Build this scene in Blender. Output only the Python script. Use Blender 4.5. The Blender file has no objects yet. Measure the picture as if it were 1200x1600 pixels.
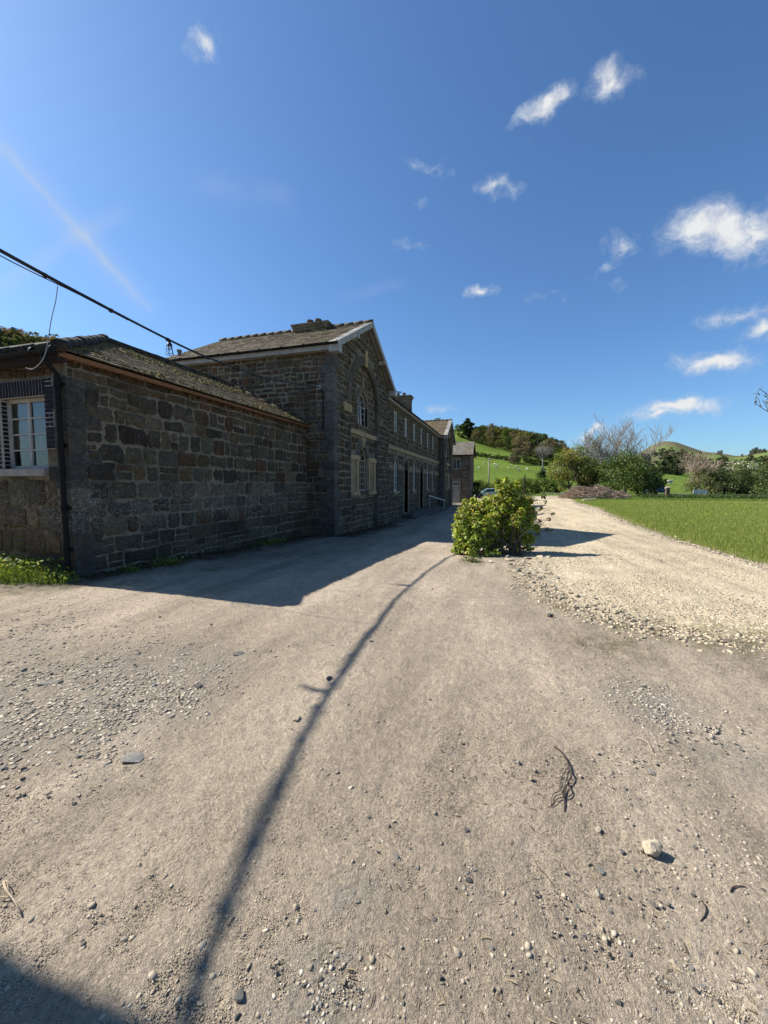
import bpy, bmesh, math, random
import numpy as np
from mathutils import Vector, Matrix, noise, geometry
R = math.radians
scene = bpy.context.scene
col = scene.collection
rng = np.random.default_rng(7)
random.seed(7)

# ------------------------------------------------------------------ camera
CAM_H, FPX, PITCH, YAW = 1.6, 620.0, R(4.0), R(16.8)
cam_data = bpy.data.cameras.new("camera")
cam = bpy.data.objects.new("camera", cam_data); col.objects.link(cam)
cam_data.sensor_fit = 'HORIZONTAL'; cam_data.sensor_width = 36.0
cam_data.lens = 36.0 * FPX / 1200.0
cam_data.clip_start = 0.05; cam_data.clip_end = 8000
cam.location = (0, 0, CAM_H); cam.rotation_euler = (math.pi/2 - PITCH, 0, YAW)
scene.camera = cam

# ------------------------------------------------------------------ small maths
def sstep(x, a, b):
    t = np.clip((np.asarray(x, float) - a) / (b - a), 0, 1)
    return t * t * (3 - 2 * t)
def drop(y): return np.interp(y, [5, 13, 22, 40, 50, 62, 90], [0, -.3, -.6, -.9, -.85, -.5, -.3])
def gz(x, y):
    return drop(y) * (1 - .6 * sstep(x, 1, 7))
def skyline(pts):
    az, e = [], []
    for px, py in pts:
        r = (px - 600) / FPX; u = (800 - py) / FPX; up = u * math.cos(PITCH) - math.sin(PITCH); fw = math.cos(PITCH) + u * math.sin(PITCH)
        az.append(math.atan2(r, fw) - YAW); e.append(up / math.hypot(r, fw))
    return np.array(az), np.array(e)
SKY_R = skyline([(700, 757), (880, 757), (905, 730), (950, 722), (985, 714), (1002, 706), (1015, 698), (1028, 692.5), (1040, 690), (1055, 691), (1070, 696), (1085, 701), (1100, 706), (1125, 708), (1150, 712), (1165, 711), (1180, 708), (1200, 703), (1240, 697), (1500, 690)])
SKY_L = skyline([(-900, 430), (-300, 470), (-60, 508), (0, 519), (30, 527), (60, 535), (80, 538), (110, 545), (160, 590), (260, 757)])
def hill(x, y):
    x = np.asarray(x, float); y = np.asarray(y, float)
    r = np.hypot(x, y)
    t = np.clip((y - 92) / 200, 0, 1.25)
    amp = np.clip(30 - .27 * x, 0, 38)
    h1 = amp * (t ** 1.12) * sstep(r, 80, 120)
    h1 = h1 * (1 - .5 * sstep(y, 400, 620))
    az = np.arctan2(x, y)
    h2 = np.interp(az, SKY_R[0], SKY_R[1]) * 900 * (.30 * sstep(r, 210, 470) + .70 * sstep(r, 430, 900)) * (1 - .5 * sstep(r, 1000, 1700))
    h3 = np.interp(az, SKY_L[0], SKY_L[1]) * 210 * sstep(r, 95, 210) * (1 - .4 * sstep(r, 240, 500))
    return -.3 + h1 + h2 + h3
def ray(px, py):
    r = (px - 600) / FPX; u = (800 - py) / FPX
    up = u * math.cos(PITCH) - math.sin(PITCH); fw = math.cos(PITCH) + u * math.sin(PITCH)
    return np.array([r * math.cos(YAW) - fw * math.sin(YAW), r * math.sin(YAW) + fw * math.cos(YAW), up])
C0 = np.array([0, 0, CAM_H])
def ground_at(px, py):
    z = 0.0
    for _ in range(30):
        d = ray(px, py); p = C0 + d * ((z - CAM_H) / d[2]); z = float(gz(p[0], p[1]))
    return p
def at_y(px, py, Y):
    d = ray(px, py); return C0 + d * (Y / d[1])
def at_x(px, py, X):
    d = ray(px, py); return C0 + d * (X / d[0])
def on_hill(px, py):
    d = ray(px, py)
    for k in np.geomspace(80, 2500, 1500):
        p = C0 + d * k
        if p[2] < hill(p[0], p[1]): return np.array([p[0], p[1], float(hill(p[0], p[1]))])
    return None

def vnoise(x, y, seed=0):
    x = np.asarray(x, float); y = np.asarray(y, float)
    xi = np.floor(x).astype(np.int64); yi = np.floor(y).astype(np.int64)
    xf = x - xi; yf = y - yi
    u = xf * xf * (3 - 2 * xf); v = yf * yf * (3 - 2 * yf)
    def h(a, b):
        n = (a * 374761393 + b * 668265263 + seed * 1274126177) & 0x7fffffff
        n = ((n ^ (n >> 13)) * 1274126177) & 0x7fffffff
        return ((n ^ (n >> 16)) & 0xffff) / 65535.0
    return (h(xi, yi) * (1 - u) + h(xi + 1, yi) * u) * (1 - v) + (h(xi, yi + 1) * (1 - u) + h(xi + 1, yi + 1) * u) * v
def fbm(x, y, seed=0, octv=4):
    s = 0; a = .5; f = 1
    for i in range(octv):
        s = s + a * (vnoise(x * f, y * f, seed + i * 17) - .5); a *= .5; f *= 2.03
    return s
def poly_sd(x, y, P):
    """signed distance to a polygon, positive inside"""
    P = np.asarray(P, float); d = np.full(x.shape, 1e9); ins = np.zeros(x.shape, bool)
    n = len(P)
    for i in range(n):
        a = P[i]; b = P[(i + 1) % n]; e = b - a
        wx = x - a[0]; wy = y - a[1]
        t = np.clip((wx * e[0] + wy * e[1]) / (e @ e), 0, 1)
        d = np.minimum(d, np.hypot(wx - e[0] * t, wy - e[1] * t))
        c = ((a[1] <= y) & (b[1] > y)) | ((b[1] <= y) & (a[1] > y))
        with np.errstate(divide='ignore', invalid='ignore'):
            xi = a[0] + (y - a[1]) / (b[1] - a[1] if b[1] != a[1] else 1e-9) * e[0]
        ins ^= c & (x < xi)
    return np.where(ins, d, -d)

# ------------------------------------------------------------------ object helpers
def wloc(o):
    p = Vector((0, 0, 0))
    while o is not None:
        p += o.location; o = o.parent
    return p
def tag(o, label=None, cat=None, group=None, kind=None):
    if label: o['label'] = label
    if cat: o['category'] = cat
    if group: o['group'] = group
    if kind: o['kind'] = kind
    return o
def thing(name, label, cat, loc=(0, 0, 0), group=None):
    o = bpy.data.objects.new(name, None); col.objects.link(o)
    o.location = [float(c) for c in loc]; o.empty_display_size = .2
    return tag(o, label, cat, group)
def mats_of(m): return m if isinstance(m, (list, tuple)) else [m]
def link_mesh(name, me, mats, parent=None):
    o = bpy.data.objects.new(name, me); col.objects.link(o)
    for m in mats_of(mats): me.materials.append(m)
    if parent is not None: o.parent = parent
    return o
def np_mesh(name, V, F, mats, parent=None, tint=None, smooth=False, world=True, floats=None):
    """V (n,3), F (m,k) all faces of k corners; tint (n,3) per vertex"""
    V = np.asarray(V, float)
    if parent is not None and world: V = V - np.array(wloc(parent))
    me = bpy.data.meshes.new(name); F = np.asarray(F, np.int32); k = F.shape[1]
    me.vertices.add(len(V)); me.vertices.foreach_set('co', V.astype(np.float32).ravel())
    me.loops.add(F.size); me.loops.foreach_set('vertex_index', F.ravel())
    me.polygons.add(len(F)); me.polygons.foreach_set('loop_start', np.arange(len(F), dtype=np.int32) * k)
    if smooth: me.polygons.foreach_set('use_smooth', np.ones(len(F), bool))
    me.update(calc_edges=True)
    if tint is not None:
        a = me.color_attributes.new('tint', 'FLOAT_COLOR', 'POINT')
        a.data.foreach_set('color', np.c_[tint, np.ones(len(V))].astype(np.float32).ravel())
    for n, arr in (floats or {}).items():
        a = me.attributes.new(n, 'FLOAT', 'POINT'); a.data.foreach_set('value', np.asarray(arr, np.float32))
    return link_mesh(name, me, mats, parent)
def copy_tree(o, parent=None):
    c = o.copy(); col.objects.link(c)
    if parent is not None: c.parent = parent
    for ch in list(o.children): copy_tree(ch, c)
    return c

class MB:
    """collects polygons with one colour and one material slot each, and links them as ONE mesh"""
    def __init__(s): s.v = []; s.f = []; s.c = []; s.m = []
    def poly(s, pts, c=(1, 1, 1), m=0):
        b = len(s.v); s.v += [tuple(float(q) for q in p) for p in pts]; s.f.append(tuple(range(b, b + len(pts)))); s.c.append(c); s.m.append(m)
    def faces(s, pts, faces, c=(1, 1, 1), m=0):
        b = len(s.v); s.v += [tuple(float(q) for q in p) for p in pts]
        for f in faces: s.f.append(tuple(b + i for i in f)); s.c.append(c); s.m.append(m)
    def hexa(s, p, c=(1, 1, 1), m=0):
        """p: bottom four then top four"""
        s.faces(p, [(3, 2, 1, 0), (4, 5, 6, 7), (0, 1, 5, 4), (1, 2, 6, 5), (2, 3, 7, 6), (3, 0, 4, 7)], c, m)
    def box(s, a, b, c=(1, 1, 1), m=0):
        x0, y0, z0 = (min(a[i], b[i]) for i in range(3)); x1, y1, z1 = (max(a[i], b[i]) for i in range(3))
        s.hexa([(x0, y0, z0), (x1, y0, z0), (x1, y1, z0), (x0, y1, z0), (x0, y0, z1), (x1, y0, z1), (x1, y1, z1), (x0, y1, z1)], c, m)
    def beam(s, a, b, w, h, up=(0, 0, 1), c=(1, 1, 1), m=0):
        a = Vector(a); b = Vector(b); d = (b - a).normalized(); up = Vector(up)
        sd = d.cross(up).normalized() * (w / 2); u = sd.cross(d).normalized() * (h / 2)
        s.hexa([a - sd - u, a + sd - u, a + sd + u, a - sd + u, b - sd - u, b + sd - u, b + sd + u, b - sd + u], c, m)
    def tube(s, pts, r, n=6, c=(1, 1, 1), m=0, cap=True):
        pts = [Vector(p) for p in pts]; rs = r if isinstance(r, (list, tuple)) else [r] * len(pts)
        b = len(s.v); up = None
        for i, p in enumerate(pts):
            d = (pts[min(i + 1, len(pts) - 1)] - pts[max(i - 1, 0)])
            d = d.normalized() if d.length > 1e-9 else Vector((0, 0, 1))
            if up is None: up = d.orthogonal().normalized()
            up = (up - d * up.dot(d)); up = up.normalized() if up.length > 1e-6 else d.orthogonal().normalized()
            sd = d.cross(up)
            for k in range(n):
                a = 2 * math.pi * k / n
                s.v.append(tuple(p + (up * math.cos(a) + sd * math.sin(a)) * rs[i]))
        for i in range(len(pts) - 1):
            for k in range(n):
                s.f.append((b + i * n + k, b + i * n + (k + 1) % n, b + (i + 1) * n + (k + 1) % n, b + (i + 1) * n + k)); s.c.append(c); s.m.append(m)
        if cap:
            s.f.append(tuple(b + k for k in reversed(range(n)))); s.c.append(c); s.m.append(m)
            e = b + (len(pts) - 1) * n
            s.f.append(tuple(e + k for k in range(n))); s.c.append(c); s.m.append(m)
    def lathe(s, prof, ctr, n=16, c=(1, 1, 1), m=0):
        b = len(s.v)
        for r, z in prof:
            for k in range(n):
                a = 2 * math.pi * k / n; s.v.append((ctr[0] + r * math.cos(a), ctr[1] + r * math.sin(a), ctr[2] + z))
        for i in range(len(prof) - 1):
            for k in range(n):
                s.f.append((b + i * n + k, b + i * n + (k + 1) % n, b + (i + 1) * n + (k + 1) % n, b + (i + 1) * n + k)); s.c.append(c); s.m.append(m)
        s.f.append(tuple(b + (len(prof) - 1) * n + k for k in range(n))); s.c.append(c); s.m.append(m)
    def build(s, name, mats, parent=None, smooth=False, world=True):
        me = bpy.data.meshes.new(name)
        o = wloc(parent) if (parent is not None and world) else Vector((0, 0, 0))
        me.from_pydata([(v[0] - o.x, v[1] - o.y, v[2] - o.z) for v in s.v], [], s.f); 
        nl = len(me.loops); cols = np.ones((nl, 4), np.float32)
        tot = np.array([len(f) for f in s.f]); cols[:, :3] = np.repeat(np.array(s.c, np.float32), tot, axis=0)
        a = me.color_attributes.new('tint', 'FLOAT_COLOR', 'CORNER'); a.data.foreach_set('color', cols.ravel())
        me.polygons.foreach_set('material_index', np.array(s.m, np.int32))
        if smooth: me.polygons.foreach_set('use_smooth', np.ones(len(s.f), bool))
        me.update()
        return link_mesh(name, me, mats, parent)

# ------------------------------------------------------------------ materials
class NT:
    def __init__(s, name):
        s.mat = bpy.data.materials.new(name); s.mat.use_nodes = True; s.t = s.mat.node_tree; s.t.nodes.clear()
        s.out = s.t.nodes.new('ShaderNodeOutputMaterial')
    def n(s, kind, **kw):
        nd = s.t.nodes.new('ShaderNode' + kind)
        for k, v in kw.items():
            if hasattr(nd, k): setattr(nd, k, v)
        return nd
    def set(s, sock, v):
        if isinstance(v, bpy.types.NodeSocket): s.t.links.new(v, sock)
        elif v is not None:
            if isinstance(v, (tuple, list)) and len(v) == 3 and sock.type == 'RGBA': v = (*v, 1)
            sock.default_value = v
    def coord(s, kind='Object'): return s.n('TexCoord').outputs[kind]
    def attr(s, name, out='Color'):
        a = s.n('Attribute'); a.attribute_name = name; return a.outputs[out]
    def noise(s, vec, scale, detail=4, rough=.6, out='Fac'):
        a = s.n('TexNoise'); s.set(a.inputs['Vector'], vec); a.inputs['Scale'].default_value = scale
        a.inputs['Detail'].default_value = detail; a.inputs['Roughness'].default_value = rough
        return a.outputs[out]
    def voro(s, vec, scale, feat='F1', out='Distance', rand=1):
        a = s.n('TexVoronoi'); a.feature = feat; s.set(a.inputs['Vector'], vec); a.inputs['Scale'].default_value = scale
        a.inputs['Randomness'].default_value = rand
        return a.outputs[out]
    def ramp(s, fac, stops, interp='LINEAR'):
        a = s.n('ValToRGB'); s.set(a.inputs[0], fac); e = a.color_ramp.elements; a.color_ramp.interpolation = interp
        while len(e) < len(stops): e.new(.5)
        for i, (p, c) in enumerate(stops):
            e[i].position = p; e[i].color = (c, c, c, 1) if not isinstance(c, (tuple, list)) else (*c, 1)
        return a.outputs[0]
    def math(s, op, a, b=None, c=None, clamp=False):
        m = s.n('Math'); m.operation = op; m.use_clamp = clamp
        s.set(m.inputs[0], a)
        if b is not None: s.set(m.inputs[1], b)
        if c is not None: s.set(m.inputs[2], c)
        return m.outputs[0]
    def vmath(s, op, a, b=None):
        m = s.n('VectorMath'); m.operation = op; s.set(m.inputs[0], a)
        if b is not None: s.set(m.inputs[1], b)
        return m.outputs['Value'] if op in ('DOT_PRODUCT', 'LENGTH', 'DISTANCE') else m.outputs[0]
    def mix(s, f, a, b, mode='MIX'):
        m = s.n('Mix'); m.data_type = 'RGBA'; m.blend_type = mode; m.clamp_result = False
        s.set(m.inputs[0], f); s.set(m.inputs[6], a); s.set(m.inputs[7], b); return m.outputs[2]
    def bump(s, h, dist, strength=1.0, prev=None):
        b = s.n('Bump'); b.inputs['Distance'].default_value = dist; b.inputs['Strength'].default_value = strength
        s.set(b.inputs['Height'], h)
        if prev is not None: s.set(b.inputs['Normal'], prev)
        return b.outputs[0]
    def pbr(s, color, rough=.9, normal=None, spec=.3, metal=0):
        p = s.n('BsdfPrincipled'); s.set(p.inputs['Base Color'], color); s.set(p.inputs['Roughness'], rough)
        p.inputs['Specular IOR Level'].default_value = spec; p.inputs['Metallic'].default_value = metal
        if normal is not None: s.set(p.inputs['Normal'], normal)
        s.t.links.new(p.outputs[0], s.out.inputs[0]); return s.mat

M = {}
def plain(name, c, rough=.7, var=.25, scale=6, spec=.3, bump=.002):
    t = NT(name); co = t.coord()
    n = t.noise(co, scale, 6, .65); n2 = t.noise(co, scale * 9, 3)
    f = t.ramp(n, [(.3, 1 - var), (.7, 1 + var)])
    c2 = t.mix(1, c, f, 'MULTIPLY')
    M[name] = t.pbr(c2, rough, t.bump(n2, bump, .6), spec); return M[name]

def stone_mat(name, lichen=.5, lich_col=(.46, .44, .37), band=None):
    t = NT(name); co = t.coord(); base = t.attr('tint')
    big = t.noise(co, 1.7, 5, .7); mid = t.noise(co, 9, 6, .7); fine = t.noise(co, 55, 5, .7)
    c = t.mix(1, base, t.ramp(mid, [(.25, .20), (.75, .86)]), 'MULTIPLY')
    c = t.mix(1, c, t.ramp(fine, [(.3, .62), (.7, 1.38)]), 'MULTIPLY')
    # ochre weathering patches
    c = t.mix(t.ramp(t.noise(co, 3.1, 4, .7), [(.55, 0), (.72, .5)]), c, (.095, .066, .034))
    # dark soot
    c = t.mix(t.ramp(big, [(.52, 0), (.7, .6)]), c, (.028, .027, .025))
    # pale lichen crust
    sp = t.math('MULTIPLY', t.ramp(t.noise(co, 34, 4, .75), [(.56, 0), (.66, 1)]), t.ramp(t.noise(co, 2.4, 3), [(.42, 0), (.62, 1)]))
    if band is not None:
        z = t.n('SeparateXYZ'); t.set(z.inputs[0], co)
        zz = t.math('ADD', z.outputs[2], t.math('MULTIPLY', t.math('SUBTRACT', big, .5), .9))
        b = t.ramp(t.math('DIVIDE', zz, 4.0), [(band[0] / 4, 0), (band[1] / 4, 1), (band[2] / 4, 1), (band[3] / 4, 0)])
        sp = t.math('MAXIMUM', sp, t.math('MULTIPLY', b, t.ramp(t.noise(co, 26, 5, .8), [(.5, 0), (.62, 1)])))
    c = t.mix(t.math('MULTIPLY', sp, lichen), c, lich_col)
    h = t.math('ADD', t.math('MULTIPLY', mid, .7), t.math('MULTIPLY', fine, .3))
    nb = t.bump(h, .035, .9)
    M[name] = t.pbr(c, .93, nb, .15); return M[name]
stone_mat('stone', .5, band=(.65, .95, 1.35, 1.75))
stone_mat('stone_plain', .5)
def mortar_mat():
    t = NT('mortar'); co = t.coord()
    a = t.noise(co, 14, 6, .7); b = t.noise(co, 1.3, 4)
    c = t.mix(t.ramp(a, [(.3, 0), (.7, 1)]), (.12, .10, .07), (.33, .285, .21))
    c = t.mix(t.ramp(b, [(.48, 0), (.64, .75)]), c, (.075, .066, .05))
    M['mortar'] = t.pbr(c, .95, t.bump(t.noise(co, 40, 5, .7), .03, .8), .1)
mortar_mat()
def dressed_mat():
    t = NT('dressed_stone'); co = t.coord(); base = t.attr('tint')
    a = t.noise(co, 5, 6, .7); f = t.noise(co, 70, 3)
    c = t.mix(1, t.mix(1, base, (1.15, 1.0, .82), 'MULTIPLY'), t.ramp(a, [(.25, .42), (.75, .98)]), 'MULTIPLY')
    c = t.mix(t.ramp(t.noise(co, 2.2, 5, .75), [(.5, 0), (.68, .5)]), c, (.09, .08, .065))
    M['dressed'] = t.pbr(c, .9, t.bump(f, .01, .7), .15)
dressed_mat()
def slate_mat():
    t = NT('slate'); co = t.coord(); base = t.attr('tint')
    a = t.noise(co, 7, 5, .7)
    c = t.mix(1, base, t.ramp(a, [(.25, .28), (.75, .78)]), 'MULTIPLY')
    moss = t.math('MULTIPLY', t.ramp(t.noise(co, 11, 6, .75), [(.5, 0), (.62, 1)]), t.ramp(t.noise(co, 1.1, 4), [(.36, .1), (.6, 1)]))
    c = t.mix(moss, c, t.mix(t.noise(co, 22, 3), (.20, .15, .045), (.30, .225, .085)))
    lich = t.ramp(t.noise(co, 24, 5, .8), [(.62, 0), (.69, .4)])
    c = t.mix(lich, c, (.33, .27, .17))
    M['slate'] = t.pbr(c, .8, t.bump(t.math('ADD', t.noise(co, 38, 5, .7), t.math('MULTIPLY', moss, .8)), .025, .8), .25)
slate_mat()
plain('white_paint', (.62, .61, .57), .55, .2, 5)
plain('old_white', (.31, .30, .275), .7, .35, 4)
plain('cream_paint', (.42, .37, .27), .65, .2, 4)
plain('black_metal', (.012, .012, .013), .65, .3, 8, .12)
plain('raw_wood', (.30, .15, .06), .75, .5, 7)
plain('dark_wood', (.028, .02, .016), .8, .4, 7)
plain('grey_wood', (.24, .21, .17), .85, .4, 9)
plain('brick_blue', (.035, .035, .045), .7, .5, 12)
plain('brick_joint', (.50, .47, .42), .9, .3, 20)
plain('lead', (.13, .135, .14), .7, .3, 5)
plain('clay', (.10, .065, .045), .85, .4, 8)
plain('cable_black', (.02, .02, .022), .5, .3, 10)
plain('wire_grey', (.20, .23, .29), .5, .2, 10)
plain('blind', (.52, .46, .32), .9, .2, 3)
plain('door_dark', (.02, .017, .014), .5, .3, 6)
plain('bark', (.11, .085, .065), .95, .5, 9, .1, .02)
plain('bark_pale', (.21, .195, .175), .95, .4, 9, .1, .02)
plain('bark_pink', (.36, .27, .22), .95, .4, 9, .1, .02)
plain('brush', (.40, .30, .22), .95, .4, 5, .1, .02)
plain('tarmac', (.12, .12, .12), .9, .3, 5)
plain('twig_bark', (.05, .035, .028), .9, .4, 30)
plain('twig_pale', (.35, .28, .2), .9, .4, 30)
plain('rubber', (.02, .02, .02), .8, .2, 8)
plain('wool', (.44, .40, .32), .95, .2, 6)
plain('sheep_face', (.5, .46, .4), .9, .2, 6)
def glass():
    t = NT('window_glass'); tr = t.n('BsdfTransparent'); tr.inputs[0].default_value = (.82, .85, .84, 1)
    gl = t.n('BsdfGlossy'); gl.inputs['Roughness'].default_value = .03; gl.inputs['Color'].default_value = (.9, .95, 1, 1)
    gn = t.bump(t.noise(t.coord(), 2.2, 2), .02, .35); t.t.links.new(gn, gl.inputs['Normal'])
    fr = t.n('Fresnel'); fr.inputs[0].default_value = 1.5
    m = t.n('MixShader'); t.set(m.inputs[0], t.math('ADD', fr.outputs[0], .03)); t.t.links.new(tr.outputs[0], m.inputs[1]); t.t.links.new(gl.outputs[0], m.inputs[2])
    t.t.links.new(m.outputs[0], t.out.inputs[0]); M['glass'] = t.mat
glass()
def car_paint(name, c):
    t = NT(name); M[name] = t.pbr(c, .3, None, .5)
car_paint('paint_teal', (.24, .34, .33)); car_paint('paint_blue', (.07, .10, .135)); car_paint('car_glass', (.02, .025, .03))
car_paint('lamp_lens', (.7, .7, .68))
def leaf_mat(name, trans=.45, gloss=.06, rough=.45):
    t = NT(name); base = t.attr('tint')
    d = t.n('BsdfDiffuse'); tl = t.n('BsdfTranslucent'); g = t.n('BsdfGlossy'); g.inputs['Roughness'].default_value = rough
    t.set(d.inputs[0], base)
    t.set(tl.inputs[0], t.mix(1, base, (1.25, 1.2, .6), 'MULTIPLY'))
    m = t.n('MixShader'); m.inputs[0].default_value = trans; t.t.links.new(d.outputs[0], m.inputs[1]); t.t.links.new(tl.outputs[0], m.inputs[2])
    m2 = t.n('MixShader'); m2.inputs[0].default_value = gloss; t.t.links.new(m.outputs[0], m2.inputs[1]); t.t.links.new(g.outputs[0], m2.inputs[2])
    t.t.links.new(m2.outputs[0], t.out.inputs[0]); M[name] = t.mat
leaf_mat('leaf', .48, .03, .5); leaf_mat('leaf_far', .3, .0); leaf_mat('blade', .35, .03)

def rock_mat(name, a, b, rnd=.35):
    t = NT(name); co = t.coord(); oi = t.n('ObjectInfo').outputs['Random']
    n = t.noise(co, 1.6, 6, .7); n2 = t.noise(co, 7, 5, .7)
    c = t.mix(t.ramp(n, [(.3, 0), (.7, 1)]), a, b)
    c = t.mix(1, c, t.ramp(n2, [(.3, .75), (.7, 1.2)]), 'MULTIPLY')
    v = t.math('ADD', t.math('MULTIPLY', oi, 2 * rnd), 1 - rnd)
    cc = t.n('CombineColor'); [t.set(cc.inputs[i], v) for i in range(3)]
    c = t.mix(1, c, cc.outputs[0], 'MULTIPLY')
    M[name] = t.pbr(c, .92, t.bump(n2, .06, .7), .15)
rock_mat('rock_pale', (.56, .48, .35), (.42, .355, .25), .25); rock_mat('rock_grey', (.25, .24, .22), (.36, .34, .30)); rock_mat('rock_dark', (.13, .12, .11), (.22, .2, .18))
rock_mat('rock_white', (.60, .53, .41), (.48, .42, .31), .15)
def chip_mat(name):
    t = NT(name); base = t.attr('tint'); co = t.coord()
    c = t.mix(1, base, t.ramp(t.noise(co, 45, 4, .7), [(.3, .7), (.7, 1.25)]), 'MULTIPLY')
    M[name] = t.pbr(c, .93, t.bump(t.noise(co, 90, 3), .004, .6), .15)
chip_mat('chips')

def ground_mat():
    t = NT('dirt'); co = t.coord()
    L = t.noise(co, .42, 5, .6); m1 = t.noise(co, 2.3, 6, .65); m2 = t.noise(co, 11, 6, .7); f = t.noise(co, 60, 5, .75); ff = t.noise(co, 190, 3, .7)
    c = t.mix(t.ramp(L, [(.38, 0), (.62, 1)]), (.418, .342, .256), (.520, .428, .322))
    mp = t.n('Mapping'); t.set(mp.inputs[0], co); mp.inputs['Rotation'].default_value = (0, 0, R(-22)); mp.inputs['Scale'].default_value = (1.5, .22, 1)
    st = t.noise(mp.outputs[0], 1.4, 5, .6)
    c = t.mix(1, c, t.ramp(st, [(.36, .80), (.5, 1.0), (.64, 1.17)]), 'MULTIPLY')
    c = t.mix(t.ramp(m1, [(.5, 0), (.72, .6)]), c, (.33, .282, .212))
    c = t.mix(t.ramp(t.noise(co, 1.05, 4, .7), [(.56, 0), (.68, .6)]), c, (.50, .425, .315))
    c = t.mix(t.math('MULTIPLY', t.attr('slaty', 'Fac'), t.ramp(m2, [(.35, .0), (.62, .8)])), c, (.275, .25, .212))
    c = t.mix(1, c, t.ramp(m2, [(.25, .78), (.75, 1.2)]), 'MULTIPLY')
    c = t.mix(1, c, t.ramp(f, [(.3, .62), (.7, 1.3)]), 'MULTIPLY')
    c = t.mix(1, c, t.ramp(ff, [(.3, .7), (.7, 1.25)]), 'MULTIPLY')
    c = t.mix(t.ramp(t.voro(co, 95), [(.1, .5), (.22, 0)]), c, t.mix(t.voro(co, 95, out='Color'), (.12, .11, .1), (.5, .46, .38)))
    # faint grassy stains; then wall-foot dirt and shade painted onto the drive
    c = t.mix(t.math('MULTIPLY', t.attr('green', 'Fac'), t.ramp(t.noise(co, 6, 6, .75), [(.42, 0), (.6, .8)])), c, (.13, .115, .05))
    c = t.mix(t.math('MULTIPLY', t.attr('dirt_and_shade', 'Fac'), t.ramp(m1, [(.3, .55), (.6, 1)])), c, (.085, .075, .058))
    c = t.mix(t.attr('meadow', 'Fac'), c, (.085, .125, .025))
    h = t.math('ADD', t.math('MULTIPLY', f, .6), t.math('MULTIPLY', ff, .35))
    h = t.math('ADD', h, t.math('MULTIPLY', m2, .9)); h = t.math('ADD', h, t.math('MULTIPLY', t.noise(co, 27, 6, .72), .9))
    nb = t.bump(h, .036, 1.0)
    # tyre treads: two bands of fine ribs
    for nm, ang, sc in (('tread_a', 78, 24.0), ('tread_b', 96, 22.0), ('tread_c', 12, 26.0)):
        mp = t.n('Mapping'); t.set(mp.inputs[0], co); mp.inputs['Rotation'].default_value = (0, 0, R(ang))
        w = t.n('TexWave'); w.wave_type = 'BANDS'; w.bands_direction = 'X'; w.inputs['Scale'].default_value = sc / 1.9; w.inputs['Distortion'].default_value = 1.6
        w.inputs['Detail'].default_value = 2; w.inputs['Detail Scale'].default_value = 1.2
        t.set(w.inputs[0], mp.outputs[0])
        hh = t.math('MULTIPLY', w.outputs['Fac'], t.math('MULTIPLY', t.attr(nm, 'Fac'), t.ramp(m1, [(.38, 0), (.55, 1)])))
        nb = t.bump(hh, .0042, .8, nb)
    M['dirt'] = t.pbr(c, .95, nb, .12)
ground_mat()
def track_mat():
    t = NT('limestone_track'); co = t.coord()
    v = t.n('TexVoronoi'); t.set(v.inputs[0], co); v.inputs['Scale'].default_value = 22
    v2 = t.n('TexVoronoi'); t.set(v2.inputs[0], co); v2.inputs['Scale'].default_value = 55
    m = t.noise(co, 1.1, 5, .65); f = t.noise(co, 40, 5, .7)
    c = t.mix(t.ramp(m, [(.35, 0), (.65, 1)]), (.365, .302, .205), (.45, .378, .262))
    c = t.mix(1, c, t.ramp(v.outputs['Color'], [(0, .8), (1, 1.16)]), 'MULTIPLY')
    c = t.mix(1, c, t.ramp(v2.outputs['Color'], [(0, .78), (1, 1.2)]), 'MULTIPLY')
    c = t.mix(t.ramp(t.noise(co, .5, 6, .7), [(.52, 0), (.68, .7)]), c, (.33, .275, .195))
    mp = t.n('Mapping'); t.set(mp.inputs[0], co); mp.inputs['Rotation'].default_value = (0, 0, R(12)); mp.inputs['Scale'].default_value = (1.6, .13, 1)
    c = t.mix(1, c, t.ramp(t.noise(mp.outputs[0], 1.1, 5, .65), [(.36, .78), (.5, 1.0), (.64, 1.14)]), 'MULTIPLY')
    c = t.mix(t.ramp(t.math('ADD', t.attr('edge', 'Fac'), t.math('MULTIPLY', t.math('SUBTRACT', t.noise(co, 3.5, 6, .75), .5), 1.6)), [(.35, 0), (.75, .9)]), c, (.345, .285, .205))
    c = t.mix(t.math('MULTIPLY', t.attr('green', 'Fac'), t.ramp(t.noise(co, 5, 6, .75), [(.42, 0), (.58, .85)])), c, (.14, .13, .055))
    h = t.math('ADD', t.math('MULTIPLY', t.math('SUBTRACT', 1, v.outputs['Distance']), .8), t.math('MULTIPLY', t.math('SUBTRACT', 1, v2.outputs['Distance']), .4))
    M['track'] = t.pbr(c, .95, t.bump(t.math('ADD', h, t.math('MULTIPLY', f, .3)), .022, .8), .1)
track_mat()
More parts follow.
